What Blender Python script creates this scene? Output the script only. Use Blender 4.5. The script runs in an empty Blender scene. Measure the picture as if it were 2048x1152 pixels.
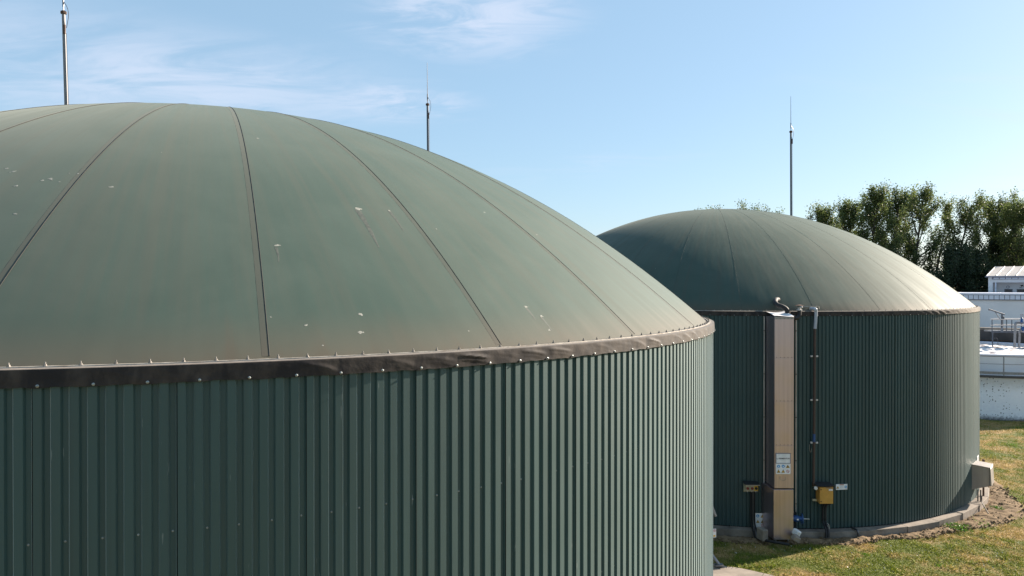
import bpy, bmesh, math, random
import numpy as np
from mathutils import Vector, Matrix, noise

R_ = math.radians
scene = bpy.context.scene
col = scene.collection
random.seed(7)
rng = np.random.default_rng(7)

# ------------------------------------------------------------------ camera
CAMZ = 9.40
F = 1504.0            # focal length in pixels of a 2048 wide frame
YH = 569.7            # horizon row
cam_d = bpy.data.cameras.new('camera')
cam_d.sensor_width = 36.0
cam_d.lens = F / 2048.0 * 36.0
cam_d.clip_start = 0.1
cam_d.clip_end = 5000.0
cam = bpy.data.objects.new('camera', cam_d)
col.objects.link(cam)
cam.location = (0, 0, CAMZ)
cam.rotation_euler = (R_(90) - math.atan((576 - YH) / F), 0, 0)
scene.camera = cam

# ------------------------------------------------------------------ light
SUN_AZ = 63.7         # degrees from +Y towards +X
SUN_EL = 25.0
S = Vector((math.sin(R_(SUN_AZ)) * math.cos(R_(SUN_EL)), math.cos(R_(SUN_AZ)) * math.cos(R_(SUN_EL)), math.sin(R_(SUN_EL))))
world = bpy.data.worlds.new('World')
scene.world = world
world.use_nodes = True
wn, wl = world.node_tree.nodes, world.node_tree.links
wn.clear()
w_out = wn.new('ShaderNodeOutputWorld')
w_bg = wn.new('ShaderNodeBackground')
w_bg.inputs['Strength'].default_value = 0.055
sky = wn.new('ShaderNodeTexSky')
sky.sky_type = 'NISHITA'
sky.sun_disc = False
sky.sun_elevation = R_(SUN_EL)
sky.sun_rotation = R_(SUN_AZ)
sky.altitude = 100
sky.air_density = 1.0
sky.dust_density = 0.8
sky.ozone_density = 1.6
# thin cirrus over the sky
w_tc = wn.new('ShaderNodeTexCoord')


def wmath(op, a, b=None, clamp=False):
    n = wn.new('ShaderNodeMath'); n.operation = op; n.use_clamp = clamp
    for i, v in enumerate((a, b)):
        if v is None: continue
        if isinstance(v, (int, float)): n.inputs[i].default_value = v
        else: wl.new(v, n.inputs[i])
    return n.outputs[0]


def wvec(op, a, b):
    n = wn.new('ShaderNodeVectorMath'); n.operation = op
    for i, v in enumerate((a, b)):
        if v is None: continue
        if isinstance(v, tuple): n.inputs[i].default_value = v
        else: wl.new(v, n.inputs[i])
    return n.outputs['Value'] if op == 'LENGTH' else n.outputs[0]


def wsmooth(v, lo, hi, a=0.0, b=1.0):
    n = wn.new('ShaderNodeMapRange'); n.interpolation_type = 'SMOOTHSTEP'
    wl.new(v, n.inputs[0]); n.inputs[1].default_value = lo; n.inputs[2].default_value = hi
    n.inputs[3].default_value = a; n.inputs[4].default_value = b
    return n.outputs[0]


w_dir = w_tc.outputs['Generated']
w_sep = wn.new('ShaderNodeSeparateXYZ'); wl.new(w_dir, w_sep.inputs[0])
den = wmath('ADD', wmath('MAXIMUM', w_sep.outputs[2], 0.0), 0.16)
w_cmb = wn.new('ShaderNodeCombineXYZ')
wl.new(wmath('DIVIDE', w_sep.outputs[0], den), w_cmb.inputs[0])
wl.new(wmath('DIVIDE', w_sep.outputs[1], den), w_cmb.inputs[1])


def cirrus(scale, stretch, rot, detail, dist, loc=(0, 0, 0)):
    m = wn.new('ShaderNodeMapping')
    m.inputs['Rotation'].default_value = (0, 0, R_(rot)); m.inputs['Scale'].default_value = stretch
    m.inputs['Location'].default_value = loc
    wl.new(w_cmb.outputs[0], m.inputs['Vector'])
    n = wn.new('ShaderNodeTexNoise'); n.inputs['Scale'].default_value = scale; n.inputs['Detail'].default_value = detail
    n.inputs['Roughness'].default_value = 0.6; n.inputs['Distortion'].default_value = dist
    wl.new(m.outputs[0], n.inputs['Vector'])
    return n.outputs[0]


big = wsmooth(cirrus(0.55, (1.0, 1.6, 1), 20, 3, 0.4, (2.1, 0.3, 0)), 0.50, 0.66)
fine = wsmooth(cirrus(2.6, (1.0, 3.2, 1), 28, 9, 0.7), 0.36, 0.74)
c_veil = wmath('MULTIPLY', wmath('MULTIPLY', big, 0.30), fine)


def bank(cx, cy, cz, sx, sy, sz, inner, outer):
    d = wvec('MULTIPLY', wvec('SUBTRACT', w_dir, (cx, cy, cz)), (1 / sx, 1 / sy, 1 / sz))
    return wsmooth(wvec('LENGTH', d, None), inner, outer, 1.0, 0.0)


def nd(px, py):
    v = Vector(((px - 1024) / F, 1.0, (YH - py) / F)); v.normalize(); return v


b1 = nd(930, 30); b2 = nd(330, 165); b3 = nd(800, 205)
bank1 = bank(b1.x, b1.y, b1.z, 0.17, 0.30, 0.062, 0.2, 1.15)
bank2 = bank(b2.x, b2.y, b2.z, 0.30, 0.40, 0.070, 0.1, 1.25)
bank3 = bank(b3.x, b3.y, b3.z, 0.11, 0.30, 0.030, 0.1, 1.2)
fine2 = wsmooth(cirrus(3.6, (1.0, 2.4, 1), 62, 9, 0.8, (0.7, 0.2, 0)), 0.36, 0.66)
fine3 = wsmooth(cirrus(2.4, (1.0, 2.4, 1), -15, 9, 0.7, (3.7, 1.2, 0)), 0.30, 0.66)
c1 = wmath('MULTIPLY', wmath('MULTIPLY', bank1, fine2), 0.7)
c2 = wmath('MULTIPLY', wmath('MULTIPLY', bank2, fine3), 0.62)
c3 = wmath('MULTIPLY', wmath('MULTIPLY', bank3, fine2), 0.6)
cl = wmath('ADD', wmath('ADD', wmath('MAXIMUM', c1, c2), c3), c_veil, True)
w_mix = wn.new('ShaderNodeMixRGB')
wl.new(cl, w_mix.inputs[0])
w_veil = wn.new('ShaderNodeMixRGB')           # thin even high haze over the whole sky
w_veil.inputs[0].default_value = 0.5
wl.new(sky.outputs[0], w_veil.inputs[1])
w_veil.inputs[2].default_value = (3.15, 4.95, 6.6, 1)
wl.new(w_veil.outputs[0], w_mix.inputs[1])
w_mix.inputs[2].default_value = (5.0, 5.5, 6.6, 1)
wl.new(w_mix.outputs[0], w_bg.inputs['Color'])
wl.new(w_bg.outputs[0], w_out.inputs['Surface'])

sun_d = bpy.data.lights.new('sun', 'SUN')
sun_d.energy = 5.0
sun_d.angle = R_(0.6)
sun_d.color = (1.0, 0.87, 0.72)
sun = bpy.data.objects.new('sun', sun_d)
col.objects.link(sun)
sun.location = S * 200
sun.rotation_euler = S.to_track_quat('Z', 'Y').to_euler()

scene.view_settings.view_transform = 'Standard'
scene.view_settings.look = 'None'
scene.view_settings.exposure = 1.5
scene.view_settings.gamma = 1.0
scene.view_settings.use_curve_mapping = False


# ------------------------------------------------------------------ helpers
def at(px, py, D):
    """point at depth D metres seen at pixel (px, py)"""
    return Vector(((px - 1024) / F * D, D, CAMZ - (py - YH) / F * D))


class G:
    """small node-graph helper"""
    def __init__(s, name):
        s.m = bpy.data.materials.new(name); s.m.use_nodes = True
        s.n, s.l = s.m.node_tree.nodes, s.m.node_tree.links
        s.n.clear()
        s.out = s.n.new('ShaderNodeOutputMaterial')
        s.b = s.n.new('ShaderNodeBsdfPrincipled')
        s.l.new(s.b.outputs[0], s.out.inputs['Surface'])

    def set(s, **k):
        for a, v in k.items():
            inp = s.b.inputs[a.replace('_', ' ')]
            if isinstance(v, bpy.types.NodeSocket): s.l.new(v, inp)
            elif isinstance(v, tuple): inp.default_value = (*v, 1) if len(v) == 3 and inp.type == 'RGBA' else v
            else: inp.default_value = v
        return s

    def math(s, op, a, b=None, clamp=False):
        n = s.n.new('ShaderNodeMath'); n.operation = op; n.use_clamp = clamp
        for i, v in enumerate((a, b)):
            if v is None: continue
            if isinstance(v, (int, float)): n.inputs[i].default_value = v
            else: s.l.new(v, n.inputs[i])
        return n.outputs[0]

    def pos(s):
        return s.n.new('ShaderNodeNewGeometry').outputs['Position']

    def obj(s):
        return s.n.new('ShaderNodeTexCoord').outputs['Object']

    def rand(s):
        return s.n.new('ShaderNodeObjectInfo').outputs['Random']

    def map(s, v, scale=(1, 1, 1), loc=(0, 0, 0), rot=(0, 0, 0)):
        n = s.n.new('ShaderNodeMapping'); s.l.new(v, n.inputs[0])
        n.inputs['Scale'].default_value = scale; n.inputs['Location'].default_value = loc; n.inputs['Rotation'].default_value = rot
        return n.outputs[0]

    def noise(s, v, scale, detail=4, rough=0.55, dist=0.0):
        n = s.n.new('ShaderNodeTexNoise'); s.l.new(v, n.inputs['Vector'])
        n.inputs['Scale'].default_value = scale; n.inputs['Detail'].default_value = detail
        n.inputs['Roughness'].default_value = rough; n.inputs['Distortion'].default_value = dist
        return n.outputs[0]

    def voro(s, v, scale):
        n = s.n.new('ShaderNodeTexVoronoi'); s.l.new(v, n.inputs['Vector']); n.inputs['Scale'].default_value = scale
        return n

    def sm(s, v, lo, hi, a=0.0, b=1.0):
        n = s.n.new('ShaderNodeMapRange'); n.interpolation_type = 'SMOOTHSTEP'; s.l.new(v, n.inputs[0])
        n.inputs[1].default_value = lo; n.inputs[2].default_value = hi; n.inputs[3].default_value = a; n.inputs[4].default_value = b
        return n.outputs[0]

    def mix(s, f, a, b, mode='MIX'):
        n = s.n.new('ShaderNodeMixRGB'); n.blend_type = mode
        for i, v in enumerate((f, a, b)):
            if isinstance(v, (int, float)): n.inputs[i].default_value = v
            elif isinstance(v, tuple): n.inputs[i].default_value = (*v, 1)
            else: s.l.new(v, n.inputs[i])
        return n.outputs[0]

    def bump(s, h, strength=0.3, dist=0.02):
        n = s.n.new('ShaderNodeBump'); n.inputs['Strength'].default_value = strength; n.inputs['Distance'].default_value = dist
        s.l.new(h, n.inputs['Height']); s.l.new(n.outputs[0], s.b.inputs['Normal'])
        return s

    def sep(s, v):
        n = s.n.new('ShaderNodeSeparateXYZ'); s.l.new(v, n.inputs[0]); return n.outputs

    def comb(s, x, y, z):
        n = s.n.new('ShaderNodeCombineXYZ')
        for i, v in enumerate((x, y, z)):
            if isinstance(v, (int, float)): n.inputs[i].default_value = v
            else: s.l.new(v, n.inputs[i])
        return n.outputs[0]


def plain(name, c, rough=0.6, metal=0.0, var=0.12, scale=6.0, bump=0.0, dirt=None, dirt_amt=0.5):
    g = G(name)
    p = g.pos()
    n = g.noise(p, scale, 6, 0.6)
    cc = g.mix(g.sm(n, 0.3, 0.7), tuple(x * (1 - var) for x in c), tuple(min(1, x * (1 + var)) for x in c))
    if dirt:
        d = g.sm(g.noise(g.map(p, (1, 1, 0.35)), scale * 0.45, 7, 0.65, 0.4), 0.48, 0.72, 0, dirt_amt)
        cc = g.mix(d, cc, dirt)
    g.set(Base_Color=cc, Roughness=g.sm(n, 0.2, 0.8, rough * 0.85, min(1, rough * 1.12)), Metallic=metal)
    if bump: g.bump(g.noise(p, scale * 6, 4), bump, 0.01)
    return g.m


M = {}

GREEN = (0.024, 0.056, 0.055)


def dome_material(name, C, zr, seam=False, sheen=0.13, spec=0.20):
    g = G(name)
    p = g.pos()
    q = g.map(p, loc=(-C[0], -C[1], -zr))
    x, y, z = g.sep(q)
    ang = g.math('ARCTAN2', x, g.math('MULTIPLY', y, -1.0))
    rad = g.math('SQRT', g.math('ADD', g.math('MULTIPLY', x, x), g.math('MULTIPLY', y, y)))
    st = g.noise(g.comb(g.math('MULTIPLY', ang, 38.0), g.math('MULTIPLY', rad, 0.16), 0.0), 1.0, 6, 0.62, 0.2)
    st2 = g.noise(g.comb(g.math('MULTIPLY', ang, 90.0), g.math('MULTIPLY', rad, 0.35), 3.0), 1.0, 4, 0.6)
    blot = g.noise(p, 0.55, 6, 0.6, 0.5)
    base = g.mix(g.sm(blot, 0.32, 0.70), (0.033, 0.062, 0.050), (0.047, 0.075, 0.061))
    c = g.mix(g.sm(st, 0.42, 0.72, 0, 0.42), base, (0.066, 0.070, 0.056))
    c = g.mix(g.sm(st2, 0.5, 0.8, 0, 0.30), c, (0.05, 0.064, 0.054))
    # dust washed down to the rim
    hz = g.math('ADD', z, g.math('MULTIPLY', g.math('SUBTRACT', st, 0.5), 0.55))
    rim = g.math('MULTIPLY', g.sm(hz, 0.0, 0.50, 1.0, 0.0), 0.62)
    c = g.mix(rim, c, (0.090, 0.073, 0.052))
    rim2 = g.math('MULTIPLY', g.sm(hz, -0.15, 0.16, 1.0, 0.0), g.sm(blot, 0.3, 0.65, 0.2, 0.7))
    c = g.mix(rim2, c, (0.085, 0.060, 0.040))
    # fine speckle of droppings
    v = g.voro(p, 2.3)
    jit = g.noise(p, 26.0, 3)
    rv = g.sep(v.outputs['Color'])
    dd = g.math('ADD', v.outputs['Distance'], g.math('MULTIPLY', g.math('SUBTRACT', jit, 0.5), 0.07))
    spot = g.math('MULTIPLY', g.sm(dd, 0.030, 0.058, 1.0, 0.0), g.sm(rv[0], 0.955, 0.96, 0, 0.55))
    c = g.mix(spot, c, (0.28, 0.28, 0.25))
    if seam: c = g.mix(0.42, c, (0.075, 0.062, 0.050))
    g.set(Base_Color=c, Roughness=g.sm(st, 0.3, 0.75, 0.60, 0.72), Specular_IOR_Level=spec)
    g.set(Sheen_Weight=sheen, Sheen_Roughness=0.45, Sheen_Tint=(0.85, 0.88, 0.80))
    wr = g.noise(g.comb(g.math('MULTIPLY', ang, 16.0), g.math('MULTIPLY', rad, 0.5), 9.0), 1.0, 2)
    g.bump(g.math('ADD', wr, g.math('MULTIPLY', jit, 0.02)), 0.18, 0.06)
    return g.m


def wall_material(name, base, rough=0.57, sheen=1.0):
    g = G(name)
    p = g.pos()
    rnd = g.rand()
    n = g.noise(g.map(p, (1, 1, 0.05)), 5.0, 6, 0.6)
    blot = g.noise(p, 0.7, 4, 0.6)
    c = g.mix(g.sm(n, 0.3, 0.7), tuple(v * 0.86 for v in base), tuple(v * 1.14 for v in base))
    c = g.mix(g.math('MULTIPLY', g.sm(blot, 0.45, 0.75), 0.35), c, tuple(v * s for v, s in zip(base, (1.25, 1.15, 1.2))))
    c = g.mix(g.math('MULTIPLY', rnd, 0.55), c, tuple(v * s for v, s in zip(base, (1.25, 1.40, 1.42))))
    run = g.sm(g.noise(g.map(p, (7, 7, 0.10)), 2.2, 5, 0.6), 0.52, 0.74, 0, 0.42)
    c = g.mix(run, c, tuple(v * s for v, s in zip(base, (0.75, 0.62, 0.60))))
    sc = g.sm(g.noise(g.map(p, (9, 9, 0.8)), 4.0, 3), 0.71, 0.76, 0, 0.35)
    c = g.mix(sc, c, (0.30, 0.33, 0.32))
    g.set(Base_Color=c, Roughness=g.sm(blot, 0.3, 0.7, rough * 0.92, rough * 1.08), Specular_IOR_Level=0.62, Sheen_Weight=sheen, Sheen_Roughness=0.32, Sheen_Tint=(0.80, 0.92, 0.92))
    g.bump(g.noise(g.map(p, (1, 1, 0.3)), 3.0, 2), 0.05, 0.02)
    return g.m


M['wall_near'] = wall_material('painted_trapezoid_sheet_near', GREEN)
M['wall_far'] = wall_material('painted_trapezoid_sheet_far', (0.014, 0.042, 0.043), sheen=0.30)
M['shell'] = plain('dark_insulation', (0.012, 0.014, 0.015), 0.9)
M['foil'] = None
g = G('dusty_black_rubber_foil'); p = g.pos()
n1 = g.noise(g.map(p, (1, 1, 0.5)), 5.0, 6, 0.62, 0.3); n2 = g.noise(p, 38.0, 3)
c = g.mix(g.sm(n1, 0.35, 0.75), (0.013, 0.011, 0.013), (0.058, 0.047, 0.041))
g.set(Base_Color=c, Roughness=0.72, Specular_IOR_Level=0.32, Sheen_Weight=0.45, Sheen_Roughness=0.35, Sheen_Tint=(0.9, 0.82, 0.74))
g.bump(g.math('ADD', g.noise(p, 9.0, 3), g.math('MULTIPLY', n2, 0.15)), 0.22, 0.02)
M['foil'] = g.m
M['rail'] = plain('pale_clamp_rail', (0.42, 0.38, 0.33), 0.5, 0.3, 0.25, 9, dirt=(0.16, 0.11, 0.07), dirt_amt=0.7)
M['bolt'] = plain('zinc_bolt', (0.22, 0.205, 0.19), 0.5, 0.6, 0.2, 20)
M['screw'] = plain('screw_head', (0.26, 0.28, 0.28), 0.45, 0.5, 0.2, 30)
M['seam_shade'] = plain('seam_shadow_dark', (0.022, 0.022, 0.020), 0.8, 0, 0.3, 8)
M['drop'] = plain('bird_dropping', (0.24, 0.24, 0.21), 0.8, 0, 0.2, 30)
M['run'] = plain('pale_run', (0.060, 0.070, 0.058), 0.7, 0, 0.25, 20)
M['galv'] = plain('galvanised_pole', (0.24, 0.245, 0.265), 0.45, 0.55, 0.15, 5, dirt=(0.20, 0.14, 0.09), dirt_amt=0.25)
M['mast'] = plain('dull_grey_mast', (0.11, 0.12, 0.145), 0.6, 0.2, 0.12, 5)
M['mast_pale'] = plain('weathered_pale_mast', (0.19, 0.19, 0.20), 0.55, 0.3, 0.15, 5, dirt=(0.12, 0.085, 0.06), dirt_amt=0.35)
M['rod'] = plain('dark_steel_rod', (0.12, 0.12, 0.13), 0.4, 0.7, 0.1, 5)
M['rust'] = plain('rusty_brown_steel', (0.085, 0.045, 0.030), 0.75, 0.1, 0.35, 7)
M['steel'] = None


def steel_material(name, tint, rough, metal=0.9):
    g = G(name); p = g.pos()
    s = g.noise(g.map(p, (6, 6, 0.12)), 2.0, 3, 0.6)
    b = g.noise(p, 1.6, 4, 0.6)
    c = g.mix(g.sm(s, 0.3, 0.75), tuple(v * 0.85 for v in tint), tint)
    c = g.mix(g.sm(b, 0.4, 0.8, 0, 0.25), c, tuple(v * q for v, q in zip(tint, (0.95, 0.82, 0.74))))
    g.set(Base_Color=c, Metallic=metal, Roughness=g.sm(b, 0.3, 0.7, rough * 0.85, rough * 1.15))
    return g.m


M['steel'] = steel_material('brushed_stainless_sheet', (0.58, 0.475, 0.50), 0.33)
M['steel_box'] = steel_material('galvanised_sheet_box', (0.36, 0.33, 0.31), 0.5, 0.6)
M['trim'] = plain('pale_edge_flashing', (0.46, 0.43, 0.41), 0.4, 0.5, 0.15, 3)
M['black'] = plain('black_plastic', (0.009, 0.009, 0.011), 0.68, 0, 0.2, 6)
M['dark'] = plain('dark_recess', (0.010, 0.010, 0.011), 0.9)
M['pvc'] = plain('grey_plastic_pipe', (0.36, 0.39, 0.44), 0.4, 0, 0.08, 5)
M['brownpipe'] = plain('brown_painted_pipe', (0.055, 0.032, 0.026), 0.55, 0, 0.25, 6)
M['bracket'] = plain('white_pipe_bracket', (0.52, 0.50, 0.48), 0.5, 0.2, 0.1, 9)
M['blue'] = plain('blue_enamel', (0.012, 0.060, 0.19), 0.35, 0, 0.15, 9)
M['yellow'] = plain('ochre_cabinet_paint', (0.52, 0.27, 0.055), 0.45, 0, 0.10, 4, dirt=(0.25, 0.14, 0.05), dirt_amt=0.35)
M['cream'] = plain('cream_plastic', (0.46, 0.40, 0.27), 0.5, 0, 0.1, 9)
M['red'] = plain('dark_red_knob', (0.20, 0.018, 0.014), 0.4)
M['sign_yellow'] = plain('sign_yellow', (0.62, 0.36, 0.03), 0.5, 0, 0.06)
M['sign_black'] = plain('sign_black', (0.02, 0.02, 0.022), 0.5)
M['sign_blue'] = plain('sign_blue', (0.015, 0.25, 0.55), 0.45, 0, 0.05)
M['sign_red'] = plain('sign_red', (0.42, 0.02, 0.06), 0.5, 0, 0.05)
M['sign_white'] = plain('sign_white', (0.74, 0.73, 0.74), 0.45, 0, 0.05, 8, dirt=(0.45, 0.42, 0.40), dirt_amt=0.35)
M['sign_orange'] = plain('sign_orange_bar', (0.40, 0.12, 0.05), 0.5)
M['sign_grey'] = plain('sign_grey_print', (0.48, 0.48, 0.52), 0.5)
M['concrete'] = plain('weathered_concrete', (0.215, 0.180, 0.148), 0.9, 0, 0.25, 2.2, 0.4, dirt=(0.075, 0.062, 0.052), dirt_amt=0.75)
M['slab'] = plain('pale_concrete_slab', (0.25, 0.21, 0.175), 0.9, 0, 0.2, 1.6, 0.3, dirt=(0.20, 0.16, 0.12), dirt_amt=0.5)
M['darkconcrete'] = plain('stained_shade_concrete', (0.075, 0.068, 0.066), 0.9, 0, 0.35, 0.9, 0.3, dirt=(0.03, 0.028, 0.028), dirt_amt=0.7)  # stains over a dark base that holds the far wall's shade
M['wallwhite'] = plain('white_render', (0.80, 0.77, 0.78), 0.85, 0, 0.05, 0.5)
M['panelwhite'] = plain('bluish_white_metal', (0.66, 0.69, 0.80), 0.5, 0.1, 0.06, 1.5)
M['roofwhite'] = plain('pale_metal_roof', (0.62, 0.56, 0.52), 0.5, 0.1, 0.06, 1.5)
M['greyframe'] = plain('grey_profile', (0.20, 0.20, 0.25), 0.6, 0.1)
M['glass'] = G('dark_window_glass').set(Base_Color=(0.02, 0.025, 0.04), Roughness=0.08, Specular_IOR_Level=0.8).m
M['timber'] = plain('weathered_board', (0.42, 0.33, 0.24), 0.85, 0, 0.2, 9)
M['bark'] = plain('dark_bark', (0.060, 0.048, 0.038), 0.9, 0, 0.3, 3, 0.4)

# spalled white basin wall
g = G('spalled_white_basin_wall'); p = g.pos()
v = g.voro(p, 6.5); rv = g.sep(v.outputs['Color']); jit = g.noise(p, 7, 4)
d = g.math('ADD', v.outputs['Distance'], g.math('MULTIPLY', g.math('SUBTRACT', jit, 0.5), 0.55))
clus = g.noise(p, 0.5, 3)
spot = g.math('MULTIPLY', g.sm(d, 0.16, 0.30, 1, 0), g.sm(g.math('ADD', rv[0], g.math('MULTIPLY', clus, 0.6)), 0.88, 1.02))
x, y, z = g.sep(p)
top = g.sm(g.math('ADD', z, g.math('MULTIPLY', jit, 0.9)), 2.2, 3.4, 0, 0.75)
c = g.mix(g.sm(jit, 0.3, 0.8), (0.82, 0.82, 0.88), (0.90, 0.90, 0.94))
c = g.mix(top, c, (0.42, 0.38, 0.33))
c = g.mix(spot, c, (0.11, 0.10, 0.105))
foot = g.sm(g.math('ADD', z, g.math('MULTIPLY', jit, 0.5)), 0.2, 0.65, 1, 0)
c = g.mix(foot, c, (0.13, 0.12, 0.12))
g.set(Base_Color=c, Roughness=0.85)
M['basin'] = g.m

g = G('white_foam'); p = g.pos(); n = g.noise(p, 1.4, 6, 0.6)
g.set(Base_Color=g.mix(g.sm(n, 0.36, 0.56), (0.22, 0.19, 0.20), (0.74, 0.71, 0.71)), Roughness=0.8)
g.bump(g.noise(p, 5, 5), 0.6, 0.08)
M['foam'] = g.m


def patch_fac(g, p):
    """0 = green turf, 1 = dry straw"""
    a = g.noise(g.map(p, (1, 1.0, 0)), 0.34, 5, 0.62, 0.5)
    b = g.noise(g.map(p, (1, 1.0, 0), (13, 4, 0)), 1.5, 4, 0.6)
    f = g.math('ADD', g.math('MULTIPLY', a, 0.72), g.math('MULTIPLY', b, 0.28))
    return f


g = G('dry_lawn_ground'); p = g.pos()
f = patch_fac(g, p); fn = g.noise(p, 9.0, 6, 0.7)
cg = g.mix(g.sm(fn, 0.3, 0.7), (0.060, 0.085, 0.014), (0.120, 0.130, 0.026))
cd = g.mix(g.sm(fn, 0.3, 0.7), (0.22, 0.145, 0.058), (0.40, 0.27, 0.13))
g.set(Base_Color=g.mix(g.sm(f, 0.44, 0.60), cg, cd), Roughness=0.95, Specular_IOR_Level=0.2)
g.bump(fn, 0.9, 0.06)
M['ground'] = g.m

g = G('lawn_blades'); p = g.pos()
f = patch_fac(g, p)
at_ = g.n.new('ShaderNodeAttribute'); at_.attribute_name = 'tone'; at_.attribute_type = 'GEOMETRY'
tone = at_.outputs['Fac']
cg = g.mix(tone, (0.085, 0.130, 0.012), (0.250, 0.280, 0.030))
cd = g.mix(tone, (0.270, 0.205, 0.055), (0.50, 0.37, 0.15))
c = g.mix(g.sm(g.math('ADD', f, g.math('MULTIPLY', g.math('SUBTRACT', tone, 0.5), 0.14)), 0.44, 0.60), cg, cd)
g.set(Base_Color=c, Roughness=0.7, Specular_IOR_Level=0.25)
tr = g.n.new('ShaderNodeBsdfTranslucent'); g.l.new(c, tr.inputs[0])
ms = g.n.new('ShaderNodeMixShader'); ms.inputs[0].default_value = 0.35
g.l.new(g.b.outputs[0], ms.inputs[1]); g.l.new(tr.outputs[0], ms.inputs[2]); g.l.new(ms.outputs[0], g.out.inputs['Surface'])
M['grass'] = g.m

g = G('bare_soil'); p = g.pos(); n = g.noise(p, 3.0, 7, 0.65)
g.set(Base_Color=g.mix(g.sm(n, 0.3, 0.7), (0.120, 0.082, 0.048), (0.255, 0.180, 0.108)), Roughness=0.95, Specular_IOR_Level=0.2)
g.bump(g.noise(p, 22, 5, 0.7), 0.8, 0.03)
M['soil'] = g.m


def leaf_material(name, a, b, trans=0.4):
    g = G(name)
    at_ = g.n.new('ShaderNodeAttribute'); at_.attribute_name = 'tone'; at_.attribute_type = 'GEOMETRY'
    c = g.mix(at_.outputs['Fac'], a, b)
    g.set(Base_Color=c, Roughness=0.5, Specular_IOR_Level=0.3)
    tr = g.n.new('ShaderNodeBsdfTranslucent'); g.l.new(c, tr.inputs[0])
    ms = g.n.new('ShaderNodeMixShader'); ms.inputs[0].default_value = trans
    g.l.new(g.b.outputs[0], ms.inputs[1]); g.l.new(tr.outputs[0], ms.inputs[2]); g.l.new(ms.outputs[0], g.out.inputs['Surface'])
    return g.m


M['leaf'] = leaf_material('poplar_leaves', (0.034, 0.058, 0.028), (0.150, 0.185, 0.055), 0.52)
M['leaf_dark'] = leaf_material('dark_leaves', (0.020, 0.036, 0.024), (0.055, 0.080, 0.036), 0.3)
M['weed'] = leaf_material('weed_leaves', (0.05, 0.13, 0.015), (0.15, 0.26, 0.03), 0.35)

ORIGIN = {}


def link(o, parent=None):
    col.objects.link(o)
    if parent is not None: o.parent = parent
    return o


def tag(o, label=None, cat=None, group=None, kind=None):
    if label: o['label'] = label
    if cat: o['category'] = cat
    if group: o['group'] = group
    if kind: o['kind'] = kind
    return o


def thing(name, loc, label, cat, group=None):
    o = bpy.data.objects.new(name, None)
    o.empty_display_size = 0.2
    o.location = loc
    link(o); tag(o, label, cat, group)
    ORIGIN[o] = Vector(loc)
    return o


def origin_of(parent):
    return ORIGIN.get(parent, Vector((0, 0, 0)))


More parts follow.
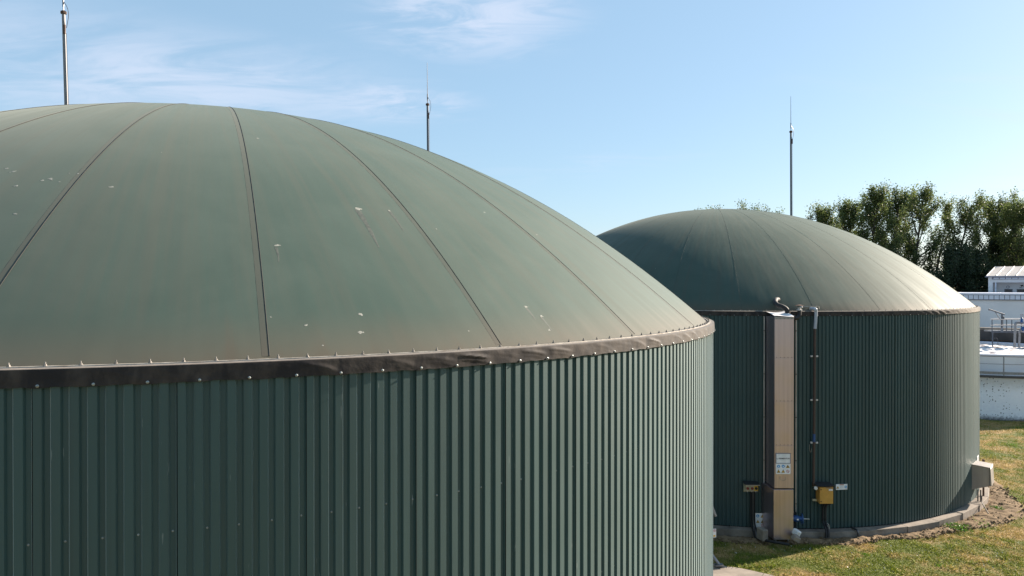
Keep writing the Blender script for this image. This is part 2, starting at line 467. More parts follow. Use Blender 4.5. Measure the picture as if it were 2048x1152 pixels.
class MB:
    """collects shapes in world coordinates; build() links ONE mesh object"""
    def __init__(s): s.v, s.f = [], []

    def add(s, vs, fs):
        k = len(s.v); s.v += [tuple(v) for v in vs]; s.f += [tuple(i + k for i in f) for f in fs]; return s

    def box(s, c, size, rot=None):
        hx, hy, hz = (x / 2 for x in size)
        vs = [Vector((a * hx, b * hy, d * hz)) for a in (-1, 1) for b in (-1, 1) for d in (-1, 1)]
        if rot is not None: vs = [rot @ v for v in vs]
        c = Vector(c)
        return s.add([v + c for v in vs], [(0, 1, 3, 2), (4, 6, 7, 5), (0, 4, 5, 1), (2, 3, 7, 6), (0, 2, 6, 4), (1, 5, 7, 3)])

    def hexa(s, bottom, top):
        """eight corners: two quads"""
        return s.add(list(bottom) + list(top), [(3, 2, 1, 0), (4, 5, 6, 7), (0, 1, 5, 4), (1, 2, 6, 5), (2, 3, 7, 6), (3, 0, 4, 7)])

    def tube(s, pts, rad, seg=10, caps=True):
        pts = [Vector(p) for p in pts]
        rads = rad if isinstance(rad, (list, tuple)) else [rad] * len(pts)
        t0 = (pts[1] - pts[0]).normalized()
        n = t0.orthogonal().normalized()
        rings = []; vs = []
        for i, p in enumerate(pts):
            t = (pts[min(i + 1, len(pts) - 1)] - pts[max(i - 1, 0)]).normalized()
            n = (n - t * n.dot(t))
            n = n.normalized() if n.length > 1e-6 else t.orthogonal().normalized()
            b = t.cross(n)
            rings.append(len(vs))
            for j in range(seg):
                a = 2 * math.pi * j / seg
                vs.append(p + (n * math.cos(a) + b * math.sin(a)) * rads[i])
        fs = []
        for i in range(len(pts) - 1):
            for j in range(seg):
                k = (j + 1) % seg
                fs.append((rings[i] + j, rings[i] + k, rings[i + 1] + k, rings[i + 1] + j))
        if caps:
            fs.append(tuple(reversed(range(seg)))); fs.append(tuple(rings[-1] + j for j in range(seg)))
        return s.add(vs, fs)

    def lathe(s, base, prof, seg=12, axis=Vector((0, 0, 1))):
        base = Vector(base); q = Vector((0, 0, 1)).rotation_difference(Vector(axis))
        vs, fs = [], []
        for (r, z) in prof:
            for j in range(seg):
                a = 2 * math.pi * j / seg
                vs.append(base + q @ Vector((r * math.cos(a), r * math.sin(a), z)))
        for i in range(len(prof) - 1):
            for j in range(seg):
                k = (j + 1) % seg
                fs.append((i * seg + j, i * seg + k, (i + 1) * seg + k, (i + 1) * seg + j))
        fs.append(tuple(reversed(range(seg)))); fs.append(tuple((len(prof) - 1) * seg + j for j in range(seg)))
        return s.add(vs, fs)

    def prism(s, pts, d):
        """polygon (3D points, planar) extruded by vector d"""
        pts = [Vector(p) for p in pts]; n = len(pts); d = Vector(d)
        return s.add(pts + [p + d for p in pts], [tuple(reversed(range(n))), tuple(range(n, 2 * n))] +
                     [(i, (i + 1) % n, n + (i + 1) % n, n + i) for i in range(n)])

    def mesh(s, name, mat, org=Vector((0, 0, 0)), smooth=False, bevel=0.0):
        me = bpy.data.meshes.new(name)
        me.from_pydata([tuple(Vector(v) - org) for v in s.v], [], s.f)
        bm = bmesh.new(); bm.from_mesh(me)
        bmesh.ops.recalc_face_normals(bm, faces=bm.faces)
        if bevel:
            es = [e for e in bm.edges if len(e.link_faces) == 2 and e.calc_face_angle(0) > 0.7]
            bmesh.ops.bevel(bm, geom=es, offset=bevel, segments=1, affect='EDGES', clamp_overlap=True)
        bm.to_mesh(me); bm.free()
        me.materials.append(M[mat] if isinstance(mat, str) else mat)
        if smooth:
            me.shade_smooth()
            try: me.set_sharp_from_angle(angle=R_(38))
            except Exception: pass
        return me

    def build(s, name, mat, parent=None, smooth=False, bevel=0.0):
        o = bpy.data.objects.new(name, s.mesh(name, mat, origin_of(parent), smooth, bevel))
        link(o, parent)
        ORIGIN[o] = origin_of(parent)
        return o


def inst(name, me, parent, loc, rot=(0, 0, 0), scale=None):
    o = bpy.data.objects.new(name, me)
    link(o, parent); o.location = loc; o.rotation_euler = rot
    if scale: o.scale = scale
    return o


def bend(pts, n=6):
    """catmull-rom through points"""
    P = [Vector(p) for p in pts]; P = [P[0] * 2 - P[1]] + P + [P[-1] * 2 - P[-2]]
    out = []
    for i in range(1, len(P) - 2):
        for k in range(n):
            t = k / n
            a, b, c, d = P[i - 1], P[i], P[i + 1], P[i + 2]
            out.append(0.5 * ((2 * b) + (c - a) * t + (2 * a - 5 * b + 4 * c - d) * t * t + (3 * b - a - 3 * c + d) * t ** 3))
    out.append(P[-2]); return out


# ------------------------------------------------------------------ layout
RW = 11.79
C1 = Vector((-7.384, 18.0, 0)); Z1 = 8.65
C2 = Vector((10.976, 39.95, 0)); Z2 = 8.40
PLINTH = 0.25


def on_wall(C, deg, r, z):
    a = R_(deg)
    return Vector((C.x + r * math.sin(a), C.y - r * math.cos(a), z))


def wall_px(C, px, r=RW):
    """depth at which the pixel column meets the tank wall, and the wall angle"""
    d = Vector(((px - 1024) / F, 1, 0)); c = Vector((C.x, C.y, 0))
    a = d.dot(d); b = -2 * d.dot(c); cc = c.dot(c) - r * r
    D = (-b - math.sqrt(max(0, b * b - 4 * a * cc))) / (2 * a)
    P = d * D - c
    return D, math.degrees(math.atan2(P.x, -P.y))


# ------------------------------------------------------------------ ground
def ground():
    n = 60
    xs = np.unique(np.concatenate([np.linspace(-2500, -80, 8), np.linspace(-80, 110, 140), np.linspace(110, 2500, 8)]))
    ys = np.unique(np.concatenate([np.linspace(-600, -20, 5), np.linspace(-20, 130, 120), np.linspace(130, 3500, 10)]))
    vs = []
    for y in ys:
        for x in xs:
            near = abs(x) < 80 and -10 < y < 110
            z = 0.0
            if near:
                z = 0.05 * (noise.noise((x * 0.22, y * 0.22, 0.3))) + 0.02 * noise.noise((x * 0.9, y * 0.9, 2.0))
            vs.append((x, y, z - 0.03))
    w = len(xs)
    fs = [(j * w + i, j * w + i + 1, (j + 1) * w + i + 1, (j + 1) * w + i) for j in range(len(ys) - 1) for i in range(w - 1)]
    me = bpy.data.meshes.new('ground'); me.from_pydata(vs, [], fs); me.materials.append(M['ground']); me.shade_smooth()
    o = bpy.data.objects.new('ground', me); link(o); tag(o, kind='structure')


ground()


def gz(x, y):
    return 0.05 * noise.noise((x * 0.22, y * 0.22, 0.3)) + 0.02 * noise.noise((x * 0.9, y * 0.9, 2.0)) - 0.03


# ------------------------------------------------------------------ tanks
NG = 27          # membrane gores
NP = 63          # wall sheets
RIBS = 8
PITCH = 360.0 / (NP * RIBS)


def dome_pt(C, zr, prof, r, deg, lift=0.0):
    s, p, q, kx, ky = prof
    Rd = RW - 0.15
    a = R_(deg)

    def P(r, a):
        w = 1 - r * r
        return Vector((C.x + Rd * r * math.sin(a) + kx * w, C.y - Rd * r * math.cos(a) + ky * w, zr + s * max(0.0, 1 - r ** p) ** q))
    pt = P(r, a)
    e = 1e-3
    r0, r1 = max(0.004, r - e), min(1.0, r + e)
    du = P(r1, a) - P(r0, a); dv = P(r, a + e) - P(r, a - e) if r > 0.004 else P(0.01, a + 1.57) - P(0.01, a - 1.57)
    n = dv.cross(du); n.normalize()
    if n.z < 0: n = -n
    return pt + n * lift, n


def build_tank(C, zr, prof, seam0, joint0, bolt0, bolt_step, band0, label, near, arc, tint):
    T = thing('biogas_tank', (C.x, C.y, 0), label, 'tank', 'green domed biogas tanks')
    org = ORIGIN[T]
    # concrete ring foundation, straight shuttered segments
    seg = 44
    for k in range(seg):
        a0, a1 = 360 * k / seg + 3, 360 * (k + 1) / seg + 3 - 0.02
        j = random.uniform(-0.03, 0.03); zt = PLINTH + random.uniform(-0.012, 0.012) - 0.012
        ro = RW + 0.36 + j
        bt = [on_wall(C, a0, RW - 0.5, -0.3), on_wall(C, a0, ro, -0.3), on_wall(C, a1, ro, -0.3), on_wall(C, a1, RW - 0.5, -0.3)]
        tp = [Vector((v.x, v.y, zt)) for v in bt]
        MB().hexa(bt, tp).build('foundation_block', 'concrete', T, bevel=0.012)
    # dark inner shell
    n = 180
    m = MB(); ri = RW - 0.045
    vs = [on_wall(C, 360 * i / n, ri, z) for z in (0.1, zr - 0.02) for i in range(n)]
    m.add(vs, [(i, (i + 1) % n, n + (i + 1) % n, n + i) for i in range(n)])
    m.build('inner_shell', 'shell', T)
    # trapezoid sheets: one mesh, rotated round the axis
    b = MB(); prof_pts = []
    w = PITCH
    gap = math.degrees(0.004 / RW)
    for k in range(RIBS):
        a = k * w
        for (fr, rr) in ((0.0, RW), (0.50, RW), (0.60, RW - 0.032), (0.90, RW - 0.032)):
            prof_pts.append((a + fr * w + (gap if k == 0 and fr == 0 else 0), rr))
    prof_pts.append((RIBS * w - gap, RW - 0.004))
    zt, zb = zr - 0.03, PLINTH + 0.02
    vs = []
    for z in (zb, zt):
        for (a, rr) in prof_pts: vs.append((rr * math.sin(R_(a)), -rr * math.cos(R_(a)), z))
    k = len(prof_pts)
    fs = [(i, i + 1, k + i + 1, k + i) for i in range(k - 1)]
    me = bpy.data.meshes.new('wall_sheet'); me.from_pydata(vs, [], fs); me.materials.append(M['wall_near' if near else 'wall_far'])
    for i in range(NP):
        inst('wall_sheet', me, T, (0, 0, 0), (0, 0, R_(joint0 + i * 360.0 / NP)))
    # clamping rail
    m = MB(); n = 257
    prs = [(RW - 0.115, 0.0), (RW - 0.115, 0.022), (RW - 0.060, 0.022), (RW - 0.060, 0.0)]
    vs = [on_wall(C, 360 * i / n, r, zr + z) for i in range(n) for (r, z) in prs]
    fs = [(i * 4 + j, ((i + 1) % n) * 4 + j, ((i + 1) % n) * 4 + (j + 1) % 4, i * 4 + (j + 1) % 4) for i in range(n) for j in range(4)]
    m.add(vs, fs).build('clamp_rail', 'rail', T)
    # rubber skirt that folds over the rim and hangs down, pinned by screws
    step = 0.18 if near else 0.36
    n = int(360 / step); hang = 0.165 if near else 0.170
    pin = 3 * PITCH
    rows = [(-0.20, 0.012, 0), (-0.13, 0.010, 0), (-0.05, 0.012, 0), (0.004, 0.008, 0.0), (0.016, 0.004, 0.0), (0.018, -0.004, 0.02)] + [(0.018, -hang * t, t) for t in (0.14, 0.24, 0.34, 0.44, 0.54, 0.64, 0.74, 0.84, 0.92, 1.0)]
    vs = []
    sd = 3.1 if near else 8.7
    for i in range(n):
        deg = i * 360.0 / n
        u = ((deg - band0) / pin); ph = u - math.floor(u)
        cell = math.floor(u)
        amp = 0.010 + 0.012 * max(0.0, noise.noise((cell * 0.37, sd, 0))) + 0.016 * random.Random(cell + int(sd)).random()
        sag = math.sin(math.pi * ph)
        vv = random.Random(cell * 7 + 3).random(); on = random.Random(cell * 5 + 1).random() ** 1.2 * (1.0 if 24 < deg < 62 else 0.35)
        for (dr, dz, t) in rows:
            k1 = noise.noise((deg * 0.9, t * 1.6 + deg * 0.25, sd)); k2 = noise.noise((deg * 2.6, t * 2.4 - deg * 0.4, sd + 5))
            sw = 0.22 + (0.25 + 0.5 * vv) * (ph * 1.15 - 0.1) ** 1.6 if ph > 0.1 else 0.22
            fold = amp * on * (math.exp(-((t - sw) / 0.13) ** 2) + 0.5 * math.exp(-((t - sw - 0.28) / 0.10) ** 2)) * min(1, ph * 4, (1 - ph) * 6) * (t > 0.05)
            rad = RW + dr + (t > 0) * (fold + 0.006 * k1 * t + 0.004 * k2 * t)
            z = zr + dz + (t > 0.2) * (t * (0.012 * sag * (0.4 + 0.6 * (k1 + 0.5)) + 0.008 * k2))
            if near and t > 0: z += 0.006 * noise.noise((deg * 0.5, 1, sd))
            vs.append(on_wall(C, deg, rad, z))
    L = len(rows)
    fs = [(i * L + j, ((i + 1) % n) * L + j, ((i + 1) % n) * L + j + 1, i * L + j + 1) for i in range(n) for j in range(L - 1)]
    MB().add(vs, fs).build('rubber_skirt', 'foil', T, smooth=True)
    # studs on the rail
    bm_ = MB().lathe((0, 0, 0), [(0.021, 0), (0.021, 0.005), (0.014, 0.006), (0.014, 0.020), (0.007, 0.021), (0.007, 0.038), (0.004, 0.040)], 8)
    bme = bm_.mesh('stud_bolt', 'bolt')
    for i in range(int(360 / bolt_step)):
        d = bolt0 + i * bolt_step
        dd = (d + 180) % 360 - 180
        if not (arc[0] < dd < arc[1]): continue
        v = on_wall(C, d, RW - 0.088, zr + 0.020) - org
        inst('stud_bolt', bme, T, v, (random.uniform(-.06, .06), random.uniform(-.06, .06), random.random() * 3))
    # screws that pin the skirt, and rows of screws in the sheet troughs
    sm_ = MB().lathe((0, 0, 0), [(0.015, 0), (0.015, 0.004), (0.009, 0.007), (0.009, 0.014), (0.005, 0.016)], 8, Vector((0, -1, 0)))
    sme = sm_.mesh('skirt_screw', 'screw')
    i = 0
    while i < 360 / pin:
        d = band0 + i * pin; i += 1
        dd = (d + 180) % 360 - 180
        if not (arc[0] < dd < arc[1]): continue
        v = on_wall(C, d, RW + 0.024, zr - hang + 0.022) - org
        inst('skirt_screw', sme, T, v, (0, 0, R_(d)))
    if near:
        sm2 = MB().lathe((0, 0, 0), [(0.011, 0), (0.011, 0.003), (0.007, 0.005), (0.007, 0.010)], 8, Vector((0, -1, 0))).mesh('sheet_screw', 'screw')
        for zz in (CAMZ - 2.305, CAMZ - 3.80):
            for q in range(0, NP * RIBS, 2):
                d = joint0 + (q - 1 + 0.75) * PITCH + PITCH * 0
                dd = (d + 180) % 360 - 180
                if not (-2 < dd < 82) or random.random() < 0.04: continue
                v = on_wall(C, d + random.uniform(-.04, .04), RW - 0.031, zz + random.uniform(-.006, .006)) - org
                inst('sheet_screw', sm2, T, v, (0, 0, R_(d)))
    # membrane gores with welded seams
    mat = dome_material('weathered_green_membrane_%s' % tint, (C.x, C.y), zr, False, *((0.13, 0.22) if near else (0.08, 0.15)))
    gw = 360.0 / NG
    smat = dome_material('dirty_weld_strip_%s' % tint, (C.x, C.y), zr, True)
    nr, na = 44, 10
    rs = [0.004 + (1 - 0.004) * (i / (nr - 1)) for i in range(nr)]
    for k in range(NG):
        a0 = seam0 + k * gw
        vs, ns, fs = [], [], []
        for i, r in enumerate(rs):
            for j in range(na + 1):
                P, N = dome_pt(C, zr + 0.02, prof, r, a0 + gw * j / na)
                vs.append(tuple(P - org)); ns.append(tuple(N))
        for i in range(nr - 1):
            for j in range(na):
                q = i * (na + 1) + j
                fs.append((q, q + na + 1, q + na + 2, q + 1))
        me = bpy.data.meshes.new('membrane_panel'); me.from_pydata(vs, [], fs); me.shade_smooth()
        me.normals_split_custom_set_from_vertices(ns)
        me.materials.append(mat)
        link(bpy.data.objects.new('membrane_panel', me), T)
        # weld strip: a doubled band of membrane left of the seam
        wst = 0.075 if near else 0.06
        vs, fs = [], []
        jj = [(-1.0, -0.0010), (-0.8, -0.0003), (-0.5, 0.0008), (-0.1, 0.0020), (0.0, 0.0022)]
        rs2 = [0.03 + 0.968 * i / 47 for i in range(48)]
        for r in rs2:
            wa = math.degrees(wst / max(0.35, r * RW))
            for (t, lf) in jj:
                P, N = dome_pt(C, zr + 0.02, prof, r, a0 + t * wa, lf + 0.0015)
                vs.append(P)
        for i in range(47):
            for j in range(4): fs.append((i * 5 + j, (i + 1) * 5 + j, (i + 1) * 5 + j + 1, i * 5 + j + 1))
        if near: MB().add(vs, fs).build('weld_strip', smat, T, smooth=True)
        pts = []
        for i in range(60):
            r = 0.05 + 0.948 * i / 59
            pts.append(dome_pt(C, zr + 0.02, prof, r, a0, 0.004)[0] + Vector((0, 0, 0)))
        MB().tube(pts, 0.0045 if near else 0.0016, 5, True).build('seam_shadow_line', 'seam_shade', T, smooth=True)  # dark tube drawing the shadow line of the panel overlap
    return T


PROF1 = (4.57, 2.115, 1.01, 0.40, -0.13)
PROF2 = (5.01, 2.126, 0.96, 0.03, 0.87)
T1 = build_tank(C1, Z1, PROF1, 25.30 - 27 * 0, 15.47, 14.447, 1.4008, 15.709,
                'large green domed tank filling the left foreground, its ribbed wall cut off by the frame', True, (-25, 112), 'near')
T2 = build_tank(C2, Z2, PROF2, 2.20, 1.1, -17.664, 1.5477, -16.9,
                'farther green domed tank on the right with the steel duct on its wall', False, (-62, 85), 'far')


# droppings on the near dome: solid little crusts, found where they lie on the membrane
def dome_hit(px, py, C, zr, prof):
    best = None
    for r in np.linspace(0.12, 0.99, 88):
        for a in np.linspace(-30, 75, 106):
            P, N = dome_pt(C, zr + 0.02, prof, float(r), float(a))
            x = 1024 + F * P.x / P.y; y = YH - F * (P.z - CAMZ) / P.y
            e = (x - px) ** 2 + (y - py) ** 2
            if N.dot(Vector((0, 0, CAMZ)) - P) > 0 and (best is None or e < best[0]): best = (e, float(r), float(a))
    _, r0, a0 = best
    for it in range(5):
        st = 0.6 ** it
        for dr in (-0.008 * st, 0, 0.008 * st):
            for da in (-0.7 * st, 0, 0.7 * st):
                P, N = dome_pt(C, zr + 0.02, prof, r0 + dr, a0 + da)
                e = (1024 + F * P.x / P.y - px) ** 2 + (YH - F * (P.z - CAMZ) / P.y - py) ** 2
                if e < best[0]: best = (e, r0 + dr, a0 + da)
        r0, a0 = best[1], best[2]
    return r0, a0


rd = random.Random(5)
spots = [(14, 337, .035), (27, 344, .04), (34, 372, .04), (31, 428, .03), (85, 360, .035), (101, 358, .05), (119, 363, .025), (138, 347, .02), (156, 348, .028), (222, 374, .04),
         (553, 491, .05), (716, 418, .075), (778, 421, .03), (515, 277, .04), (721, 629, .045), (720, 664, .045), (610, 650, .03), (647, 690, .018), (936, 662, .02), (873, 458, .02), (1052, 614, .035),
         (1083, 631, .035), (1099, 661, .03), (1074, 470, .025), (322, 305, .018), (540, 635, .02), (1209, 516, .02)]
m = MB()
for (px, py, sz) in spots:
    r0, a0 = dome_hit(px, py, C1, Z1, PROF1)
    P, N = dome_pt(C1, Z1 + 0.02, PROF1, r0, a0, 0.0008)
    t = Vector((0, 0, -1)); t = (t - N * t.dot(N)).normalized(); bt = N.cross(t)
    for bl in range(1 if sz < 0.03 else 4):
        off = t * rd.uniform(-1, 1) * sz * 0.55 + bt * rd.uniform(-1, 1) * sz * 0.7
        s = sz * (0.65 if bl == 0 else rd.uniform(0.22, 0.45))
        if bl == 0: off = Vector((0, 0, 0))
        k = 9
        ring = [P + off + (t * math.cos(6.283 * i / k) * 0.8 + bt * math.sin(6.283 * i / k)) * s * rd.uniform(0.55, 1.1) for i in range(k)]
        m.add([P + off + N * 0.0015] + ring, [(0, 1 + i, 1 + (i + 1) % k) for i in range(k)])
tag(m.build('bird_droppings', 'drop', T1), kind='stuff')
# pale runs washed down from the larger ones
m = MB()
for (px, py, ln, w0) in ((716, 420, 0.95, .045), (778, 422, 0.55, .025), (553, 494, 0.30, .02), (1083, 634, 0.25, .02), (1052, 617, 0.22, .02)):
    r0, a0 = dome_hit(px, py, C1, Z1, PROF1)
    row = []
    for i in range(9):
        t = i / 8; rr_ = r0 + ln * t / (RW * 1.15)
        P, N = dome_pt(C1, Z1 + 0.02, PROF1, rr_, a0 + 0.05 * math.sin(3 * t))
        tt = Vector((-(P.y - C1.y), P.x - C1.x, 0)).normalized(); w = w0 * (1 - 0.75 * t) * rd.uniform(0.8, 1.15)
        row += [P - tt * w, P + N * 0.0010, P + tt * w]
    k = 3
    m.add(row, [(i * 3 + j, (i + 1) * 3 + j, (i + 1) * 3 + j + 1, i * 3 + j + 1) for i in range(8) for j in range(2)])
tag(m.build('washed_runs', 'run', T1, smooth=True), kind='stuff')

# ------------------------------------------------------------------ lightning masts
ZTOP = 19.60


def mast(px_top, px_bot, y_bot, D, label, mt='mast'):
    pt = at(px_top, YH, D); pb = at(px_bot, y_bot, D)
    lean = (pt.x - pb.x) / (ZTOP - pb.z)
    base = Vector((pb.x - lean * pb.z, D, 0))
    T = thing('lightning_mast', base, label, 'mast', 'lightning masts behind the tanks')

    def P(z, dx=0, dy=0): return base + Vector((lean * z + dx, dy, z))
    MB().tube([P(-0.2), P(0.02), P(ZTOP * 0.5), P(ZTOP)], [0.095, 0.095, 0.078, 0.062], 14).build('pole', mt, T, smooth=True)
    MB().lathe(P(0), [(0.24, 0), (0.24, 0.03), (0.15, 0.04), (0.11, 0.16)], 14).build('base_flange', 'galv', T)
    MB().lathe(P(ZTOP - 0.02), [(0.10, 0), (0.105, 0.03), (0.105, 0.09), (0.06, 0.12)], 12).build('cap', 'rust', T)
    MB().tube([P(ZTOP + 0.05), P(ZTOP + 1.2), P(ZTOP + 2.40)], [0.022, 0.016, 0.010], 8).build('air_terminal_rod', 'rod', T, smooth=True)
    MB().tube([P(ZTOP + 0.25), P(ZTOP + 0.62)], 0.032, 8).build('rod_coupling', 'rod', T)
    MB().tube(bend([P(ZTOP + 0.45, 0.02), P(ZTOP + 0.2, 0.15), P(ZTOP - 0.1, 0.18), P(ZTOP - 0.55, 0.095)]), 0.011, 6).build('bonding_wire', 'rod', T, smooth=True)
    MB().box(P(ZTOP - 0.62, 0.055, -0.072), (0.07, 0.05, 0.34)).build('terminal_clamp', 'rust', T)
    MB().tube([P(ZTOP - 0.75, 0.095, -0.02), P(ZTOP - 8, 0.105, -0.02), P(0.3, 0.125, -0.02)], 0.008, 6).build('down_conductor', 'rod', T)
    return T


mast(128.5, 133.6, 212, 28.3, 'pale galvanised lightning mast leaning slightly at far left, behind the near dome', 'mast_pale')
mast(855.3, 856.2, 304, 42.7, 'dark lightning mast rising behind the right slope of the near dome')
mast(1581.3, 1582.2, 430, 50.3, 'slim lightning mast rising behind the crown of the far dome')


# ------------------------------------------------------------------ things on the far tank
def plate(name, mat, c, w, h, t, label, cat, group=None, rotz=0.0, tilt=0.0):
    """upright plate: root object is an Empty, with the board as its part; returns root and a frame (origin on the front, right, up, out)"""
    T = thing(name, c, label, cat, group)
    R = Matrix.Rotation(rotz, 3, 'Z') @ Matrix.Rotation(tilt, 3, 'X')
    right, up, out = R @ Vector((1, 0, 0)), R @ Vector((0, 0, 1)), R @ Vector((0, -1, 0))
    MB().box(c, (w, t, h), R).build('board', mat, T, bevel=min(0.004, t / 3))
    return T, (Vector(c) + out * (t / 2), right, up, out)


def disc(T, fr, x, y, r, mat, lift, name='disc', n=24, hole=0.0):
    o, ri, up, out = fr
    c = o + ri * x + up * y + out * lift
    m = MB()
    if hole <= 0:
        m.prism([c + (ri * math.cos(6.2832 * i / n) + up * math.sin(6.2832 * i / n)) * r for i in range(n)], out * 0.002)
    else:
        vs, fs = [], []
        for i in range(n):
            d = ri * math.cos(6.2832 * i / n) + up * math.sin(6.2832 * i / n)
            vs += [c + d * r, c + d * hole, c + d * r + out * 0.002, c + d * hole + out * 0.002]
        for i in range(n):
            a, b = i * 4, ((i + 1) % n) * 4
            fs += [(a + 2, b + 2, b + 3, a + 3), (a, a + 2, a + 2 + (b - a), b), (a + 1, b + 1, b + 3, a + 3)]
        fs = [f for f in fs if len(set(f)) == 4]
        m.add(vs, fs)
    return m.build(name, mat, T)


def poly(T, fr, pts, mat, lift, name):
    o, ri, up, out = fr
    return MB().prism([o + ri * x + up * y + out * lift for (x, y) in pts], out * 0.002).build(name, mat, T)


def warn_triangle(T, fr, x, y, s, glyph=0):
    def tri(k): return [(x - k * 0.58, y - k * 0.42), (x + k * 0.58, y - k * 0.42), (x, y + k * 0.62)]
    poly(T, fr, tri(s), 'sign_black', 0.0015, 'triangle_border')
    poly(T, fr, tri(s * 0.78), 'sign_yellow', 0.0045, 'triangle')
    if glyph == 0:
        poly(T, fr, [(x - .04 * s, y - .02 * s), (x + .04 * s, y - .02 * s), (x + .07 * s, y + .30 * s), (x - .07 * s, y + .30 * s)], 'sign_black', 0.0075, 'glyph')
        disc(T, fr, x, y - .14 * s, .055 * s, 'sign_black', 0.0075, 'glyph', 10)
    elif glyph == 1:
        disc(T, fr, x - .11 * s, y - .12 * s, .10 * s, 'sign_black', 0.0075, 'glyph', 12)
        disc(T, fr, x + .11 * s, y - .12 * s, .10 * s, 'sign_black', 0.0075, 'glyph', 12)
        poly(T, fr, [(x - .06 * s, y - .1 * s), (x + .06 * s, y - .1 * s), (x + .02 * s, y + .26 * s), (x - .02 * s, y + .26 * s)], 'sign_black', 0.0105, 'glyph')
    else:
        poly(T, fr, [(x - .22 * s, y - .22 * s), (x + .22 * s, y - .22 * s), (x + .10 * s, y - .02 * s), (x + .13 * s, y + .14 * s), (x + .01 * s, y + .28 * s), (x - .12 * s, y + .08 * s)], 'sign_black', 0.0075, 'glyph')


def blue_disc(T, fr, x, y, r, glyph=0):
    disc(T, fr, x, y, r, 'sign_blue', 0.0015, 'mandatory_disc')
    if glyph == 0:
        disc(T, fr, x, y + r * .45, r * .17, 'sign_white', 0.0045, 'glyph', 12)
        poly(T, fr, [(x - r * .2, y - r * .7), (x + r * .2, y - r * .7), (x + r * .26, y + r * .22), (x - r * .26, y + r * .22)], 'sign_white', 0.0045, 'glyph')
    else:
        poly(T, fr, [(x - r * .1, y - r * .6), (x + r * .5, y - r * .5), (x + r * .25, y + r * .05), (x - r * .1, y + r * .55), (x - r * .45, y + r * .2)], 'sign_white', 0.0045, 'glyph')


def prohibition(T, fr, x, y, r):
    disc(T, fr, x, y, r, 'sign_red', 0.0015, 'prohibition_ring', 24, r * 0.76)
    c, s = math.cos(R_(-45)), math.sin(R_(-45))
    k, w = r * 0.8, r * 0.10
    poly(T, fr, [(x - c * k - s * w, y - s * k + c * w), (x - c * k + s * w, y - s * k - c * w), (x + c * k + s * w, y + s * k - c * w), (x + c * k - s * w, y + s * k + c * w)], 'sign_red', 0.0048, 'slash')
    poly(T, fr, [(x - r * .35, y - r * .12), (x + r * .35, y - r * .12), (x + r * .35, y + r * .06), (x - r * .35, y + r * .06)], 'sign_black', 0.0018, 'glyph')


def text(T, fr, s, x, y, size, mat, lift=0.002, name='lettering', bold=0.0):
    o, ri, up, out = fr
    cu = bpy.data.curves.new(name, 'FONT'); cu.body = s; cu.size = size; cu.align_x = 'CENTER'; cu.align_y = 'CENTER'; cu.extrude = 0.0008; cu.offset = bold
    tmp = bpy.data.objects.new(name, cu); link(tmp)
    bpy.context.view_layer.update()
    me = bpy.data.meshes.new_from_object(tmp.evaluated_get(bpy.context.evaluated_depsgraph_get()))
    bpy.data.objects.remove(tmp)
    c = o + ri * x + up * y + out * lift
    Mx = Matrix((ri, up, out)).transposed().to_4x4(); Mx.translation = c - origin_of(T)
    me.transform(Mx); me.materials.clear(); me.materials.append(M[mat]); me.name = name
    ob = bpy.data.objects.new(name, me); link(ob, T); return ob


# --- steel service duct
DF = 27.30                                     # depth of the duct front
xl, xr = at(1549.5, 0, DF).x, at(1587.5, 0, DF).x


def zf(py, D=DF): return CAMZ - (py - YH) / F * D


duct = thing('service_duct', ((xl + xr) / 2, DF + 0.5, 0), 'tall stainless steel service duct running up the far tank wall', 'duct')
yb = 28.55
zs = [zf(977), zf(891), zf(803), zf(716), zf(634)]
m = MB()
m.hexa([(xl, DF + .004, zs[0]), (xr, DF + .004, zs[0]), (xr, yb, zs[0]), (xl, yb, zs[0])], [(xl, DF + .004, zs[4]), (xr, DF + .004, zs[4]), (xr, yb, zs[4]), (xl, yb, zs[4])])
m.build('casing', 'steel', duct)
for i in range(4):
    z0, z1 = zs[i] + 0.006, zs[i + 1] - 0.006
    MB().box(((xl + xr) / 2, DF - 0.004, (z0 + z1) / 2), (xr - xl + 0.004, 0.012, z1 - z0)).build('front_panel', 'steel', duct, bevel=0.003)
    MB().box((xl - 0.005, (DF + yb) / 2, (z0 + z1) / 2), (0.008, yb - DF - 0.03, z1 - z0)).build('side_panel', 'steel', duct, bevel=0.002)
    for q in range(5):
        x = xl + 0.07 + (xr - xl - 0.14) * q / 4
        MB().lathe((x, DF - 0.010, zs[i + 1] + (0.02 if i < 3 else -0.06)), [(0.014, 0), (0.010, 0.008), (0.004, 0.010)], 8, Vector((0, -1, 0))).build('rivet', 'rust', duct)
# top flange and cover sloping down to the front, sagging sheet
MB().box(((xl + xr) / 2, DF - 0.006, zf(636.0)), (xr - xl + 0.01, 0.016, 0.085)).build('top_flange', 'steel_box', duct, bevel=0.003)
vs, fs = [], []
for i in range(9):
    for j in range(7):
        u, v = i / 8, j / 6
        vs.append((xl - 0.015 + (xr - xl + 0.03) * u, DF - 0.02 + (yb - DF - 0.25) * v, zf(633.0) + 0.12 * v + 0.03 - 0.03 * math.sin(math.pi * u) * (1 - v) + 0.02 * math.sin(5 * u + 3 * v)))
for i in range(8):
    for j in range(6): fs.append((i * 7 + j, (i + 1) * 7 + j, (i + 1) * 7 + j + 1, i * 7 + j + 1))
k = len(vs)
vs += [(x, y, z - 0.02) for (x, y, z) in vs]
fs += [tuple(k + q for q in reversed(f)) for f in fs]
MB().add(vs, fs).build('rain_cover', 'sign_white', duct, smooth=True)
